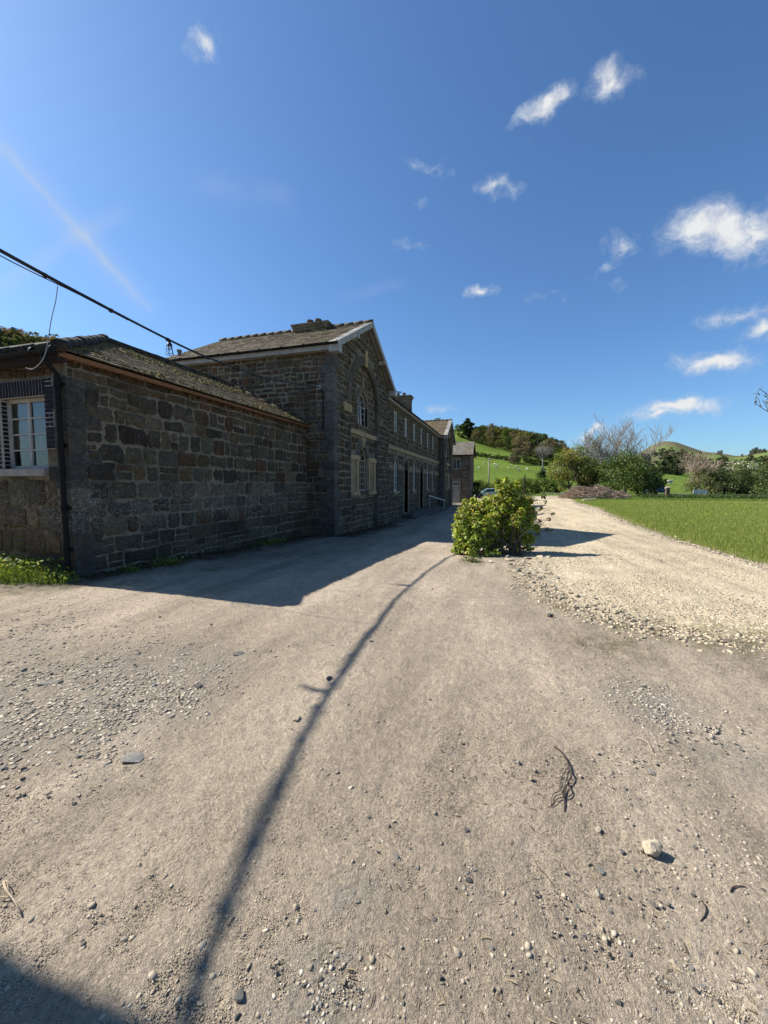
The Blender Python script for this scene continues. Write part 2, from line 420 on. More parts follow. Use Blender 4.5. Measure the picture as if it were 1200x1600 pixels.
def grass_mat():
    t = NT('field_grass'); co = t.coord()
    c = t.mix(t.ramp(t.noise(co, .18, 5, .6), [(.35, 0), (.65, 1)]), (.13, .18, .028), (.23, .26, .065))
    c = t.mix(1, c, t.ramp(t.noise(co, 7, 5, .75), [(.3, .6), (.7, 1.35)]), 'MULTIPLY')
    M['grass'] = t.pbr(c, .95, t.bump(t.noise(co, 14, 5, .8), .12, 1), .08)
    t = NT('hill_pasture'); co = t.coord(); base = t.attr('tint')
    c = t.mix(1, base, t.ramp(t.noise(co, .03, 6, .65), [(.3, .78), (.7, 1.25)]), 'MULTIPLY')
    c = t.mix(1, c, t.ramp(t.noise(co, .6, 6, .75), [(.3, .82), (.7, 1.2)]), 'MULTIPLY')
    M['pasture'] = t.pbr(c, .97, t.bump(t.noise(co, .8, 6, .8), .8, .8), .05)
grass_mat()
# ================================================================== THE SETTING
def gpts(l): return np.array([ground_at(*p)[:2] for p in l])
TRACK = np.vstack([gpts([(1420, 1055), (1200, 1008), (1100, 998), (1010, 985), (950, 970), (890, 950), (845, 925), (815, 893), (806, 872), (828, 850), (838, 820), (822, 797), (800, 781)]),
                   gpts([(850, 777), (893, 779), (903, 788), (938, 796), (960, 808), (1000, 824), (1060, 843), (1130, 862), (1200, 882), (1330, 915)])])
FIELD = np.vstack([gpts([(1330, 912), (1200, 880), (1130, 860), (1060, 841), (1000, 822), (960, 806), (938, 794), (905, 786)]), [[9, 63], [26, 66], [60, 62], [90, 40], [60, 8]]])

def polar(angles, radii):
    A, Rr = np.meshgrid(angles, radii); x = Rr * np.sin(A); y = Rr * np.cos(A)
    na, nr = len(angles), len(radii)
    i = np.arange(nr - 1)[:, None] * na + np.arange(na - 1)[None, :]
    F = np.stack([i, i + 1, i + na + 1, i + na], -1).reshape(-1, 4)[:, ::-1]
    return x, y, F
def grid_filter(F, keep):
    F = F[keep.ravel()[F].any(axis=1)]
    used = np.unique(F); mp = np.zeros(keep.size, np.int32); mp[used] = np.arange(len(used))
    return mp[F], used
front = np.linspace(R(-70), R(42), 760)
ang = np.concatenate([front, np.linspace(R(42), R(290), 70)[1:]])
rad = np.concatenate([[.05], np.geomspace(.35, 60, 620), np.geomspace(62, 4000, 40)])
gx, gy, gF = polar(ang, rad)
gr = np.hypot(gx, gy)
near = 1 - sstep(gr, 30, 60)
def yard_relief(x, y):
    return (.05 * fbm(x * .35, y * .35, 3, 3) + .022 * fbm(x * 1.6, y * 1.6, 11, 4) + .024 * fbm(x * 7, y * 7, 23, 4) + .013 * fbm(x * 26, y * 26, 41, 3)
            + .012 * np.clip(fbm(x * 3.1, y * 3.1, 77, 3), 0, 1))
gzv = gz(gx, gy) + near * yard_relief(gx, gy) * (.35 + .65 * sstep(gr, .3, 1.5))
far_d = sstep(gr, 70, 90); gzv = gzv * (1 - far_d) + far_d * (-1.2)
gzv = gzv - 6 * sstep(gr, 150, 1500)
slaty = np.zeros(gx.shape)
for (px, py), r in [((60, 1075), .9), ((150, 1110), .8), ((250, 1090), .7), ((170, 1050), .9), ((60, 1130), .7), ((480, 1560), .28), ((300, 1040), .7), ((1010, 1100), .5), ((1180, 1200), .4), ((20, 1015), .6), ((560, 1400), .2)]:
    p = ground_at(px, py); slaty = np.maximum(slaty, 1 - sstep(np.hypot((gx - p[0]), gy - p[1]) / r, .25, 1.0))
def band(pts, w):
    P = gpts(pts); d = np.full(gx.shape, 1e9)
    for a, b in zip(P[:-1], P[1:]):
        e = b - a; t = np.clip(((gx - a[0]) * e[0] + (gy - a[1]) * e[1]) / (e @ e), 0, 1)
        d = np.minimum(d, np.hypot(gx - a[0] - e[0] * t, gy - a[1] - e[1] * t))
    return 1 - sstep(d, w * .6, w)
tread_a = band([(1200, 1060), (1090, 1050), (930, 1020), (860, 1000)], .28)
tread_b = np.maximum(band([(1200, 1140), (1050, 1180), (830, 1215), (740, 1180)], .16), band([(900, 1450), (860, 1330)], .14))
tread_c = np.maximum(band([(1000, 1390), (960, 1300)], .15), band([(700, 1240), (740, 1160)], .2))
sdt = poly_sd(gx, gy, TRACK)
gzv = gzv - .014 * (tread_a + .7 * tread_b + .6 * tread_c) * (.6 + .8 * vnoise(gx * 2, gy * 2, 44)) + .006 * fbm(gx * 18, gy * 18, 63, 3) * near
green = np.exp(-(np.clip(-sdt, -9, 9) / .35) ** 2) * sstep(gx, -1, .2)
for (px, py), r in [((20, 925), .8), ((100, 915), .6), ((200, 912), .5), ((330, 890), .5), ((450, 865), .5), ((1100, 1000), .7), ((1180, 1000), .8), ((960, 1010), .5), ((740, 880), .6)]:
    p = ground_at(px, py); green = np.maximum(green, .9 * (1 - sstep(np.hypot(gx - p[0], gy - p[1]) / r, .2, 1.0)))
meadow = sstep(gr, 58, 75)
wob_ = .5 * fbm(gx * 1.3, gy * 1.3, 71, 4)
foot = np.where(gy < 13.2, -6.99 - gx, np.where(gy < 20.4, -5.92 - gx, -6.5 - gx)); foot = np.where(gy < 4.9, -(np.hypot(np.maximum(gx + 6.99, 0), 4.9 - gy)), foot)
dirt_and_shade = sstep(foot + wob_, -1.15, -.35) * (gy > 3.5) + .55 * sstep(-gx, 2.6, 5.0) * sstep(gy, 5.5, 9)  # dirt along the wall foot, plus house shade put into the drive's colour
dirt_and_shade = np.clip(dirt_and_shade, 0, 1) * (1 - meadow)
V = np.stack([gx, gy, gzv], -1).reshape(-1, 3)
g = np_mesh('ground', V, gF, M['dirt'], smooth=True, floats=dict(slaty=slaty.ravel(), tread_a=tread_a.ravel(), tread_b=tread_b.ravel(), tread_c=tread_c.ravel(), green=green.ravel(), meadow=meadow.ravel(), dirt_and_shade=dirt_and_shade.ravel()))
tag(g, kind='structure')

# limestone track: a spread of hardcore that thins out to nothing at its edges
ta = np.linspace(R(-8), R(46), 520); tr = np.geomspace(3.2, 85, 420)
tx, ty, tF = polar(ta, tr)
sd = poly_sd(tx, ty, TRACK)
tz = gz(tx, ty) + .045 * sstep(sd, -.25, .7) - .03 + .05 * fbm(tx * .35, ty * .35, 3, 3) + .03 * fbm(tx * 2.2, ty * 2.2, 5, 4) + .022 * fbm(tx * 12, ty * 12, 9, 3) - .08 * sstep(-sd, .15, .6)
tz = tz + .008 * np.exp(-((sd - .35) / .3) ** 2)
te = 1 - sstep(sd + .45 * fbm(tx * 1.1, ty * 1.1, 83, 3), .0, .75) * 1.0
te = te * (1 - sstep(ty, 13, 20)) + .25 * np.clip(fbm(tx * .6, ty * .5, 87, 3) * 3, 0, 1)
tg = np.exp(-((sd - .1) / .55) ** 2) * sstep(tx, 1.2, 2.2) * (1 - sstep(ty, 6.5, 8))
F2, used = grid_filter(tF, sd > -.6)
t_o = np_mesh('gravel_track', np.stack([tx, ty, tz], -1).reshape(-1, 3)[used], F2, M['track'], smooth=True, floats=dict(green=tg.ravel()[used], edge=te.ravel()[used]))
tag(t_o, kind='structure')

# the mown field
fa = np.linspace(R(4), R(62), 260); fr = np.geomspace(7, 95, 230)
fx, fy, fF = polar(fa, fr)
sf = poly_sd(fx, fy, FIELD)
fz = gz(fx, fy) + .07 * sstep(sf, -.1, .6) - .03 + .06 * fbm(fx * .3, fy * .3, 31, 3) + .05 * fbm(fx * 1.5, fy * 1.5, 37, 4) - .3 * sstep(-sf, .1, .8)
F3, used = grid_filter(fF, sf > -.7)
f_o = np_mesh('grass_field', np.stack([fx, fy, fz], -1).reshape(-1, 3)[used], F3, M['grass'], smooth=True)
tag(f_o, kind='structure')
def blades(name, n, sampler, hmin, hmax, wmul, cols, mat='blade', kind='stuff', parent=None, label=None, cat=None, lean=.5):
    x, y, z, dist = sampler(n); n = len(x)
    h = rng.uniform(hmin, hmax, n); w = wmul * (.35 + .65 * np.minimum(dist / 25, 2)) * rng.uniform(.6, 1.3, n)
    a = rng.uniform(0, 2 * np.pi, n); la = rng.uniform(0, 2 * np.pi, n); ll = h * rng.uniform(0, lean, n)
    dx = np.cos(a) * w / 2; dy = np.sin(a) * w / 2
    V = np.empty((n, 3, 3)); V[:, 0] = np.c_[x - dx, y - dy, z - .01]; V[:, 1] = np.c_[x + dx, y + dy, z - .01]
    V[:, 2] = np.c_[x + np.cos(la) * ll, y + np.sin(la) * ll, z + h]
    cols = np.array(cols); k = rng.integers(0, len(cols), n); t = cols[k] * rng.uniform(.75, 1.25, (n, 1))
    o = np_mesh(name, V.reshape(-1, 3), np.arange(n * 3).reshape(-1, 3), M[mat], parent, tint=np.repeat(t, 3, 0))
    return tag(o, label, cat, None, kind)
def field_sampler(n):
    a = rng.uniform(R(8), R(34), n * 3); r = np.exp(rng.uniform(np.log(9), np.log(68), n * 3))
    x = r * np.sin(a); y = r * np.cos(a); s = poly_sd(x, y, FIELD); k = s > -.12 + .25 * (vnoise(x * 3, y * 3, 5) - .5)
    x, y, s = x[k][:n], y[k][:n], s[k][:n]
    z = gz(x, y) + .07 * sstep(s, -.1, .6) - .03 + .06 * fbm(x * .3, y * .3, 31, 3) + .05 * fbm(x * 1.5, y * 1.5, 37, 4)
    return x, y, z, np.hypot(x, y)
blades('grass', 210000, field_sampler, .05, .14, .018, [(.18, .25, .038), (.25, .30, .065), (.13, .19, .03), (.33, .31, .12), (.21, .26, .055)])
# sparse grass where track and yard meet
def verge_sampler(n):
    xs, ys = [], []
    spots = [(1070, 995, .5), (1130, 1000, .5), (1180, 1005, .6), (1000, 985, .35), (960, 1008, .3), (880, 948, .25), (915, 1012, .2), (1120, 985, .5), (1190, 985, .5), (860, 930, .2), (1125, 1018, .12), (760, 885, .3), (735, 872, .25)]
    for px, py, r in spots:
        p = ground_at(px, py); m = int(n * r / 4.3)
        q = rng.normal(0, r * .6, (m, 2)); xs.append(p[0] + q[:, 0]); ys.append(p[1] + q[:, 1])
    x = np.concatenate(xs); y = np.concatenate(ys); k = vnoise(x * 4, y * 4, 8) > .5; x, y = x[k], y[k]
    return x, y, gz(x, y) + .01, np.full(len(x), 6.)
blades('sparse_grass', 3000, verge_sampler, .012, .035, .009, [(.12, .12, .045), (.17, .15, .07), (.09, .10, .03)], lean=1.6)

# hills
ha = np.linspace(R(-80), R(64), 460); hr = np.geomspace(72, 2600, 210)
hx, hy, hF = polar(ha, hr)
hz = hill(hx, hy) + 2.2 * fbm(hx / 40, hy / 40, 91, 4) * sstep(np.hypot(hx, hy), 100, 400) - .6 * (1 - sstep(np.hypot(hx, hy), 74, 90))
HR = np.hypot(hx, hy); HA = np.arctan2(hx, hy)
grn = np.array([.105, .152, .026]); grn2 = np.array([.115, .15, .045]); scrub = np.array([.115, .105, .058]); moor = np.array([.15, .15, .055])
tint = np.ones(hx.shape + (3,)) * grn
n1 = fbm(hx / 60, hy / 60, 51, 4)
m = (sstep(HA, R(3), R(9)) * sstep(HR, 300, 420))[..., None]
far = np.where((fbm(hx / 90, hy / 70, 61, 3) > .07)[..., None], grn2, scrub)
far = far * (1 - sstep(hz, 60, 85)[..., None]) + moor * sstep(hz, 60, 85)[..., None]
tint = tint * (1 - m) + far * m
m = (sstep(-HA, R(30), R(42)))[..., None]
lt = np.where((n1 > .03)[..., None], np.array([.15, .105, .055]), np.array([.11, .115, .045]))
tint = tint * (1 - m) + lt * m
h_o = np_mesh('hills', np.stack([hx, hy, hz], -1).reshape(-1, 3), hF, M['pasture'], smooth=True, tint=tint.reshape(-1, 3))
tag(h_o, kind='structure')
def hz_at(x, y):
    return float(hill(x, y) + 2.2 * fbm(x / 40, y / 40, 91, 4) * sstep(math.hypot(x, y), 100, 400))
# the lane beyond the field
mb = MB(); pr = [(6, 72.5), (14, 70), (24, 70.5), (40, 74), (70, 82)]
for a, b in zip(pr[:-1], pr[1:]):
    za, zb = float(gz(*a)) + .3, float(gz(*b)) + .3
    mb.poly([(a[0], a[1] - 2.4, za), (b[0], b[1] - 2.4, zb), (b[0], b[1] + 2.4, zb), (a[0], a[1] + 2.4, za)])
tag(mb.build('lane', M['tarmac']), kind='structure')

# ================================================================== MASONRY
WARM = (1.11, 1.0, .85)
PAL_W = [(.165, .15, .112), (.14, .128, .098), (.185, .165, .125), (.12, .112, .092), (.155, .118, .075), (.135, .088, .06), (.10, .093, .08), (.175, .16, .125), (.15, .137, .105), (.13, .12, .095)]
PAL_G = [(.15, .14, .115), (.13, .125, .108), (.17, .155, .125), (.11, .11, .10), (.145, .125, .09), (.155, .12, .075), (.19, .18, .155), (.125, .105, .075)]
PAL_D = [(.11, .104, .09), (.125, .118, .10), (.14, .13, .108), (.095, .09, .08), (.14, .122, .094)]
EDGE = [0, 0]
class Plane:
    """a wall plane: o + u*U + v*V, N outwards"""
    def __init__(s, o, U, N): s.o = Vector(o); s.U = Vector(U); s.V = Vector((0, 0, 1)); s.N = Vector(N)
    def p(s, u, v, n=0): return s.o + s.U * u + s.V * v + s.N * n
def stones(mb, pl, u0, u1, v0, v1, pal, hrng=(.22, .40), wrng=(.28, .75), holes=(), top=None, joint=.016, relief=.022, seed=1, rough=1.0, solid=None, m=0):
    rnd = random.Random(seed); v = v0; EDGE[:] = [u0, u1]
    while v < v1 - .04:
        h = min(rnd.uniform(*hrng), v1 - v)
        if v1 - v - h < .1: h = v1 - v
        u = u0 - rnd.uniform(0, wrng[0])
        while u < u1:
            w = rnd.uniform(*wrng) * (1 if h > .25 else 1.15)
            a, b = max(u, u0), min(u + w, u1); u += w
            if b - a < .07: continue
            cells = [(a, b, v, v + h)]
            if h > .27 and rnd.random() < .24:
                s = v + h * rnd.uniform(.38, .62)
                if b - a > .42 and rnd.random() < .6:
                    q = a + (b - a) * rnd.uniform(.4, .6); cells = [(a, q, v, v + h), (q, b, v, s), (q, b, s, v + h)]
                else: cells = [(a, b, v, s), (a, b, s, v + h)]
            for (ca, cb, cv, cw) in cells:
                parts = [(ca, cb)]
                for (x0, y0, x1, y1) in holes:
                    if cv < y1 - .02 and cw > y0 + .02:
                        new = []
                        for (pa, pb) in parts:
                            if pb <= x0 or pa >= x1: new.append((pa, pb)); continue
                            if x0 - pa > .07: new.append((pa, x0))
                            if pb - x1 > .07: new.append((x1, pb))
                        parts = new
                for (pa, pb) in parts:
                    t = cw
                    if top is not None:
                        t = min(cw, top(pa), top(pb))
                        if t - cv < .05: continue
                    if solid is not None and solid((pa + pb) / 2, (cv + t) / 2): continue
                    stone(mb, pl, pa, pb, cv, t, pal, joint, relief, rnd, rough, m)
        v += h
def stone(mb, pl, a, b, v, w, pal, joint, relief, rnd, rough, m):
    j = joint * rnd.uniform(.25, 1.7); a += j / 2; b -= j / 2; v += j / 2; w -= j / 2
    if b - a < .03 or w - v < .02: return
    k = min(b - a, w - v); q = min(.085, k * .27) * rough
    nb = max(1, int((b - a) / .22)); nh = max(1, int((w - v) / .22))
    ring = []
    def side(p, qn, n, out):
        for i in range(n):
            t = (i + .5) / n if n > 1 else .5
            x = p[0] + (qn[0] - p[0]) * t; y = p[1] + (qn[1] - p[1]) * t
            d = rnd.uniform(-.35, .12) * q
            ring.append((x + out[0] * d, y + out[1] * d))
    def corner(x, y, sx, sy):
        c1 = q * rnd.uniform(.15, 1.0); c2 = q * rnd.uniform(.15, 1.0)
        return [(x, y + sy * c1), (x + sx * c2, y)]
    bl = corner(a, v, 1, 1); br = corner(b, v, -1, 1)[::-1]; tr_ = corner(b, w, -1, -1); tl = corner(a, w, 1, -1)[::-1]
    ring += bl; side(bl[1], br[0], nb, (0, -1)); ring += br; side(br[1], tr_[0], nh, (1, 0)); ring += tr_; side(tr_[1], tl[0], nb, (0, 1)); ring += tl; side(tl[1], bl[0], nh, (-1, 0))
    rel = relief * rnd.uniform(.5, 1.4); n = len(ring); cx, cy = (a + b) / 2, (v + w) / 2
    ins = min(.02, k * .12)
    def wp(x, y):
        v_ = Vector((x * 1.9 + pl.o.x, y * 2.3 + pl.o.y, pl.o.y * .37)); w_ = Vector((x * 7, y * 8, pl.o.x))
        e = min(1.0, abs(x - EDGE[0]) / .25, abs(x - EDGE[1]) / .25)
        return x + e * rough * (.020 * noise.noise(w_)) , y + rough * (.030 * noise.noise(v_) + .016 * noise.noise(w_ + Vector((5, 5, 5))))
    ring = [wp(*q_) for q_ in ring]
    P = [pl.p(x, y, -.012) for x, y in ring]
    def inset(x, y, d):
        L = math.hypot(cx - x, cy - y) or 1
        return x + (cx - x) / L * d, y + (cy - y) / L * d
    P += [pl.p(*inset(x, y, ins * .6), rel * .62 + rnd.uniform(-.002, .002)) for x, y in ring]
    P += [pl.p(*inset(x, y, ins + k * .13), rel + rnd.uniform(-.006, .006) * rough) for x, y in ring]
    P.append(pl.p(cx + rnd.uniform(-.1, .1) * (b - a), cy + rnd.uniform(-.1, .1) * (w - v), rel + rnd.uniform(-.004, .012) * rough))
    F = []
    for i in range(n):
        jn = (i + 1) % n
        F += [(i, jn, n + jn, n + i), (n + i, n + jn, 2 * n + jn, 2 * n + i), (2 * n + i, 2 * n + jn, 3 * n)]
    s = rnd.uniform(.62, 1.28); c = rnd.choice(pal); c = tuple(x * s * wq * rnd.uniform(.95, 1.05) for x, wq in zip(c, WARM))
    mb.faces(P, F, c, m)
def arch_pts(cx, half, spring, n=14):
    return [(cx + half * math.cos(math.pi * i / n), spring + half * math.sin(math.pi * i / n)) for i in range(n + 1)]
def opening(kind, cx, half, v0, spring):
    if kind == 'rect': return [(cx - half, v0), (cx + half, v0), (cx + half, spring), (cx - half, spring)]
    return [(cx - half, v0), (cx + half, v0)] + arch_pts(cx, half, spring)
def backing(mb, pl, outline, holes, depth=.3, c=(.3, .28, .24), m=1, n0=0):
    """a wall face with holes and their reveals"""
    loops = [[Vector((u, v, 0)) for u, v in outline]] + [[Vector((u, v, 0)) for u, v in h] for h in holes]
    flat = [q for l in loops for q in l]
    for tri in geometry.tessellate_polygon(loops):
        P = [flat[i] for i in tri]
        if (P[1] - P[0]).cross(P[2] - P[0]).z < 0: P = P[::-1]
        q = [pl.p(p.x, p.y, n0) for p in P]
        # keep outward facing
        nn = (q[1] - q[0]).cross(q[2] - q[0])
        if nn.dot(pl.N) < 0: q = q[::-1]
        mb.poly(q, c, m)
    for h in holes:
        for (a, b) in zip(h, h[1:] + h[:1]):
            mb.poly([pl.p(*a, n0), pl.p(*b, n0), pl.p(*b, n0 - depth), pl.p(*a, n0 - depth)], c, m)
def pbox(mb, pl, u0, u1, v0, v1, n0, n1, c=(1, 1, 1), m=0):
    P = [pl.p(u, v, n) for v in (v0, v1) for (u, n) in ((u0, n0), (u1, n0), (u1, n1), (u0, n1))]
    mb.hexa(P, c, m)
def arch_ring(mb, pl, cx, r0, r1, spring, n0, n1, n=11, c=(1, 1, 1), m=0, gap=.012, a0=0, a1=math.pi, rnd=random, var=.2):
    """voussoirs"""
    for i in range(n):
        t0 = a0 + (a1 - a0) * i / n + gap / r1 / 2; t1 = a0 + (a1 - a0) * (i + 1) / n - gap / r1 / 2
        s = 1 + rnd.uniform(-var, var); cc = tuple(x * s for x in c)
        K = 2
        for k in range(K):
            ta = t0 + (t1 - t0) * k / K; tb = t0 + (t1 - t0) * (k + 1) / K
            q = [(cx + r * math.cos(t), spring + r * math.sin(t)) for (r, t) in ((r0, ta), (r1, ta), (r1, tb), (r0, tb))]
            mb.hexa([pl.p(u, v, n0) for u, v in q] + [pl.p(u, v, n1) for u, v in q], cc, m)
def quoins(mb, x, y, z0, z1, dx, dy, pal, big=.46, small=.26, seed=3, proud=.03, m=0, h=(.26, .34)):
    """dressed corner blocks alternating along the two walls running from corner (x,y) in directions dx,dy"""
    rnd = random.Random(seed); z = z0; k = 0
    while z < z1 - .05:
        hh = min(rnd.uniform(*h), z1 - z); a, b = (big, small) if k % 2 else (small, big); a *= rnd.uniform(.85, 1.15); b *= rnd.uniform(.85, 1.15)
        s = rnd.uniform(.75, 1.2); c = tuple(q * s for q in rnd.choice(pal))
        pr = proud * rnd.uniform(.85, 1.1)
        mb.box((x - dx * pr, y - dy * pr, z + .006), (x + dx * a, y + dy * b, z + hh - .006), c, m)
        z += hh; k += 1
def window_fill(pl, cx, half, v0, v1, depth, parent, rows, cols, arch=None, bar=.03, frame=.06, mat='white_paint', name='window', blind=None, thick=.05):
    """a window part (its frame) with a pane sub-part; arch: (spring, half)"""
    mb = MB(); n1 = -depth + thick; n0 = -depth
    ft = v1 if arch is None else arch[0]
    pbox(mb, pl, cx - half, cx - half + frame, v0, ft, n0, n1); pbox(mb, pl, cx + half - frame, cx + half, v0, ft, n0, n1)
    pbox(mb, pl, cx - half + frame, cx + half - frame, v0, v0 + frame, n0, n1)
    if arch is None: pbox(mb, pl, cx - half + frame, cx + half - frame, v1 - frame, v1, n0, n1)
    else:
        arch_ring(mb, pl, cx, half - frame, half, ft, n0, n1, n=12, gap=0, var=0)
        pbox(mb, pl, cx - half + frame, cx + half - frame, ft - .025, ft + .025, n0 + .004, n1 - .004)
        for t in (R(45), R(90), R(135)):
            q0 = (cx + .05 * math.cos(t), ft + .03 + .05 * math.sin(t)); q1 = (cx + (half - frame * .8) * math.cos(t), ft + (half - frame * .8) * math.sin(t))
            mb.beam(pl.p(*q0, (n0 + n1) / 2), pl.p(*q1, (n0 + n1) / 2), bar * .8, thick * .6, up=pl.N)
    a, b = cx - half + frame, cx + half - frame; c, d = v0 + frame, ft - (frame if arch is None else .025)
    for i in range(1, cols): 
        u = a + (b - a) * i / cols; wd = bar * (1.9 if cols == 2 and i == 1 else 1); pbox(mb, pl, u - wd / 2, u + wd / 2, c, d, n0 + .008, n1 - .006)
    for i in range(1, rows):
        v = c + (d - c) * i / rows; pbox(mb, pl, a, b, v - bar / 2, v + bar / 2, n0 + .012, n1 - .01)
    w = mb.build(name, M[mat], parent)
    g = MB(); out = [(cx - half + .01, v0 + .01), (cx + half - .01, v0 + .01)] + ([(cx + half - .01, v1 - .01), (cx - half + .01, v1 - .01)] if arch is None else arch_pts(cx, half - .01, ft))
    g.poly([pl.p(u, v, (n0 + n1) / 2 - .012) for u, v in out]); g.build('pane', M['glass'], w)
    if blind:
        bl = MB(); pbox(bl, pl, cx - half, cx + half, v0 + (v1 - v0) * blind, v1, n0 - .035, n0 - .025); bl.build('blind', M['blind'], w)
    return w
# ---- slates
PAL_S = [(.19, .145, .09), (.15, .115, .075), (.23, .175, .10), (.18, .135, .08), (.13, .105, .075), (.24, .19, .12)]
def slates(mb, L0, R0, L1, R1, course=.2, width=.28, seed=1, pal=PAL_S, m=0, lift=.02):
    """courses of slates between eave line L0-R0 and ridge line L1-R1"""
    rnd = random.Random(seed); L0, R0, L1, R1 = map(Vector, (L0, R0, L1, R1))
    along = (R0 - L0).normalized(); up0 = (L1 - L0); up = (up0 - along * up0.dot(along)); H = up.length; up.normalize()
    N = along.cross(up).normalized()
    if N.z < 0: N = -N
    rows = max(1, int(round(H / course)))
    mb.poly([L0 - N * .012, R0 - N * .012, R1 - N * .012, L1 - N * .012], (.08, .075, .07), m)
    for i in range(rows):
        t0 = i / rows; t1 = min(1, (i + 1.25) / rows); tm = (i + .5) / rows
        ua = (L0.lerp(L1, tm) - L0).dot(along); ub = (R0.lerp(R1, tm) - L0).dot(along)
        x = ua - (width / 2 if i % 2 else 0) - rnd.uniform(0, .03)
        while x < ub:
            w = width * rnd.uniform(.9, 1.1); a = max(x, ua); b = min(x + w - .008, ub); x += w
            if b - a < .03: continue
            s = rnd.uniform(.7, 1.25); c = tuple(q * s for q in rnd.choice(pal)); l = lift * rnd.uniform(.7, 1.3); jy = rnd.uniform(-.012, .012)
            q0 = L0 + along * a + up * (H * t0 + jy); q1 = L0 + along * b + up * (H * t0 + jy + rnd.uniform(-.006, .006)); q2 = L0 + along * b + up * (H * t1); q3 = L0 + along * a + up * (H * t1)
            mb.faces([q0 + N * l, q1 + N * l, q2 + N * .004, q3 + N * .004, q0 - N * .006, q1 - N * .006], [(0, 1, 2, 3), (4, 5, 1, 0)], c, m)
def ridge_tiles(mb, a, b, r=.12, seg=.42, c=(.12, .11, .10), m=0, seed=2):
    rnd = random.Random(seed); a = Vector(a); b = Vector(b); L = (b - a).length; n = max(1, int(L / seg)); d = (b - a) / n
    for i in range(n):
        p = a + d * i; s = rnd.uniform(.75, 1.3); j = Vector((0, 0, rnd.uniform(-.012, .012)))
        mb.tube([p + d * .01 + j, p + d * .985 + j], r, 8, tuple(q * s for q in c), m)
# ================================================================== THE SINGLE STOREY WING
XW, Y1, Y2 = -6.99, 4.9, 13.28
wing = thing('stone_outbuilding', 'low single storey stone building with mossy hipped slate roof and black corner downpipe', 'building', (-9.4, 9.0, 0))
mb = MB()
pr = Plane((XW, Y1, 0), (0, 1, 0), (1, 0, 0)); pe = Plane((-11.8, Y1, 0), (1, 0, 0), (0, -1, 0)); WE = 4.81
wu0, wu1 = 3.18, 4.30                                   # window opening on the end wall
backing(mb, pr, [(0, -.6), (Y2 - Y1, -.6), (Y2 - Y1, 3.72), (0, 3.72)], [])
backing(mb, pe, [(0, -.6), (WE, -.6), (WE, 3.72), (0, 3.72)], [opening('rect', (wu0 + wu1) / 2, (wu1 - wu0) / 2, 1.87, 3.10)], depth=.32)
mb.box((-11.8, Y1 + .3, -.6), (-11.6, Y2, 3.7), (.2, .19, .16), 1)
# big squared blocks, lower courses larger, a thin course under the eave
stones(mb, pr, .30, Y2 - Y1 - .02, -.3, .62, PAL_W[3:4] + PAL_W[:2] + PAL_D, (.27, .36), (.5, 1.1), seed=5, joint=.018, relief=.024, rough=1.1)
stones(mb, pr, .28, Y2 - Y1 - .02, .62, 3.38, PAL_W + PAL_D, (.26, .40), (.24, .66), seed=6, joint=.028, relief=.03, rough=1.35)
stones(mb, pr, .02, Y2 - Y1 - .02, 3.38, 3.72, [(.15, .10, .06), (.13, .105, .07), (.16, .125, .08)], (.16, .18), (.3, .6), seed=8, relief=.02)
ho = [(wu0 - .23, 1.74, wu1 + .24, 3.42)]
stones(mb, pe, 1.2, WE - .30, -.3, 1.7, [(.21, .17, .105), (.17, .135, .085), (.19, .15, .10), (.14, .12, .085), (.16, .15, .12)], (.26, .44), (.3, .7), seed=9, joint=.022, relief=.026, rough=1.3)
stones(mb, pe, 1.2, WE - .30, 3.43, 3.72, [(.16, .12, .07), (.15, .12, .085), (.17, .11, .06)], (.14, .16), (.2, .5), seed=15, joint=.025, relief=.025, rough=1.3)
stones(mb, pe, 1.2, WE - .30, 1.7, 3.42, [(.16, .12, .07), (.15, .12, .085), (.13, .12, .1), (.17, .11, .06)], (.14, .30), (.2, .5), ho, seed=10, joint=.03, relief=.028, rough=1.4)
quoins(mb, XW, Y1, -.3, 3.38, -1, 1, [(.15, .14, .115), (.17, .15, .12), (.13, .125, .11)], .52, .28, seed=4, proud=.024, h=(.30, .42))
mb.build('wall', [M['stone'], M['mortar']], wing)
# brick dressings
mb = MB(); rnd = random.Random(3)
def bricks_h(pl, u0, u1, v0, v1, n, h=.075, joint=.016, stag=(.215, .10)):
    mbp = mb; v = v0; k = 0
    pbox(mbp, pl, u0, u1, v0, v1, .0, n - .006, (1, 1, 1), 1)
    while v < v1 - .02:
        hh = min(h, v1 - v); u = u0; first = stag[k % 2]
        while u < u1 - .01:
            w = min(first, u1 - u); s = rnd.uniform(.7, 1.4)
            pbox(mbp, pl, u + joint / 2, u + w - joint / 2, v + joint / 2, v + hh - joint / 2, -.002, n, (s, s, s * rnd.uniform(1, 1.15)), 0); u += w; first = .215
        v += hh; k += 1
pbox(mb, pe, wu0 - .18, wu1 + .02, 3.10, 3.385, .0, .020, (1, 1, 1), 1)
u = wu0 - .18
while u < wu1: 
    s = rnd.uniform(.7, 1.3); pbox(mb, pe, u + .011, u + .064, 3.108, 3.378, -.002, .028, (s, s, s), 0); u += .075
bricks_h(pe, wu1 + .02, wu1 + .22, 2.2, 3.385, .028)
bricks_h(pe, wu0 - .22, wu0 - .002, 1.87, 3.09, .028)
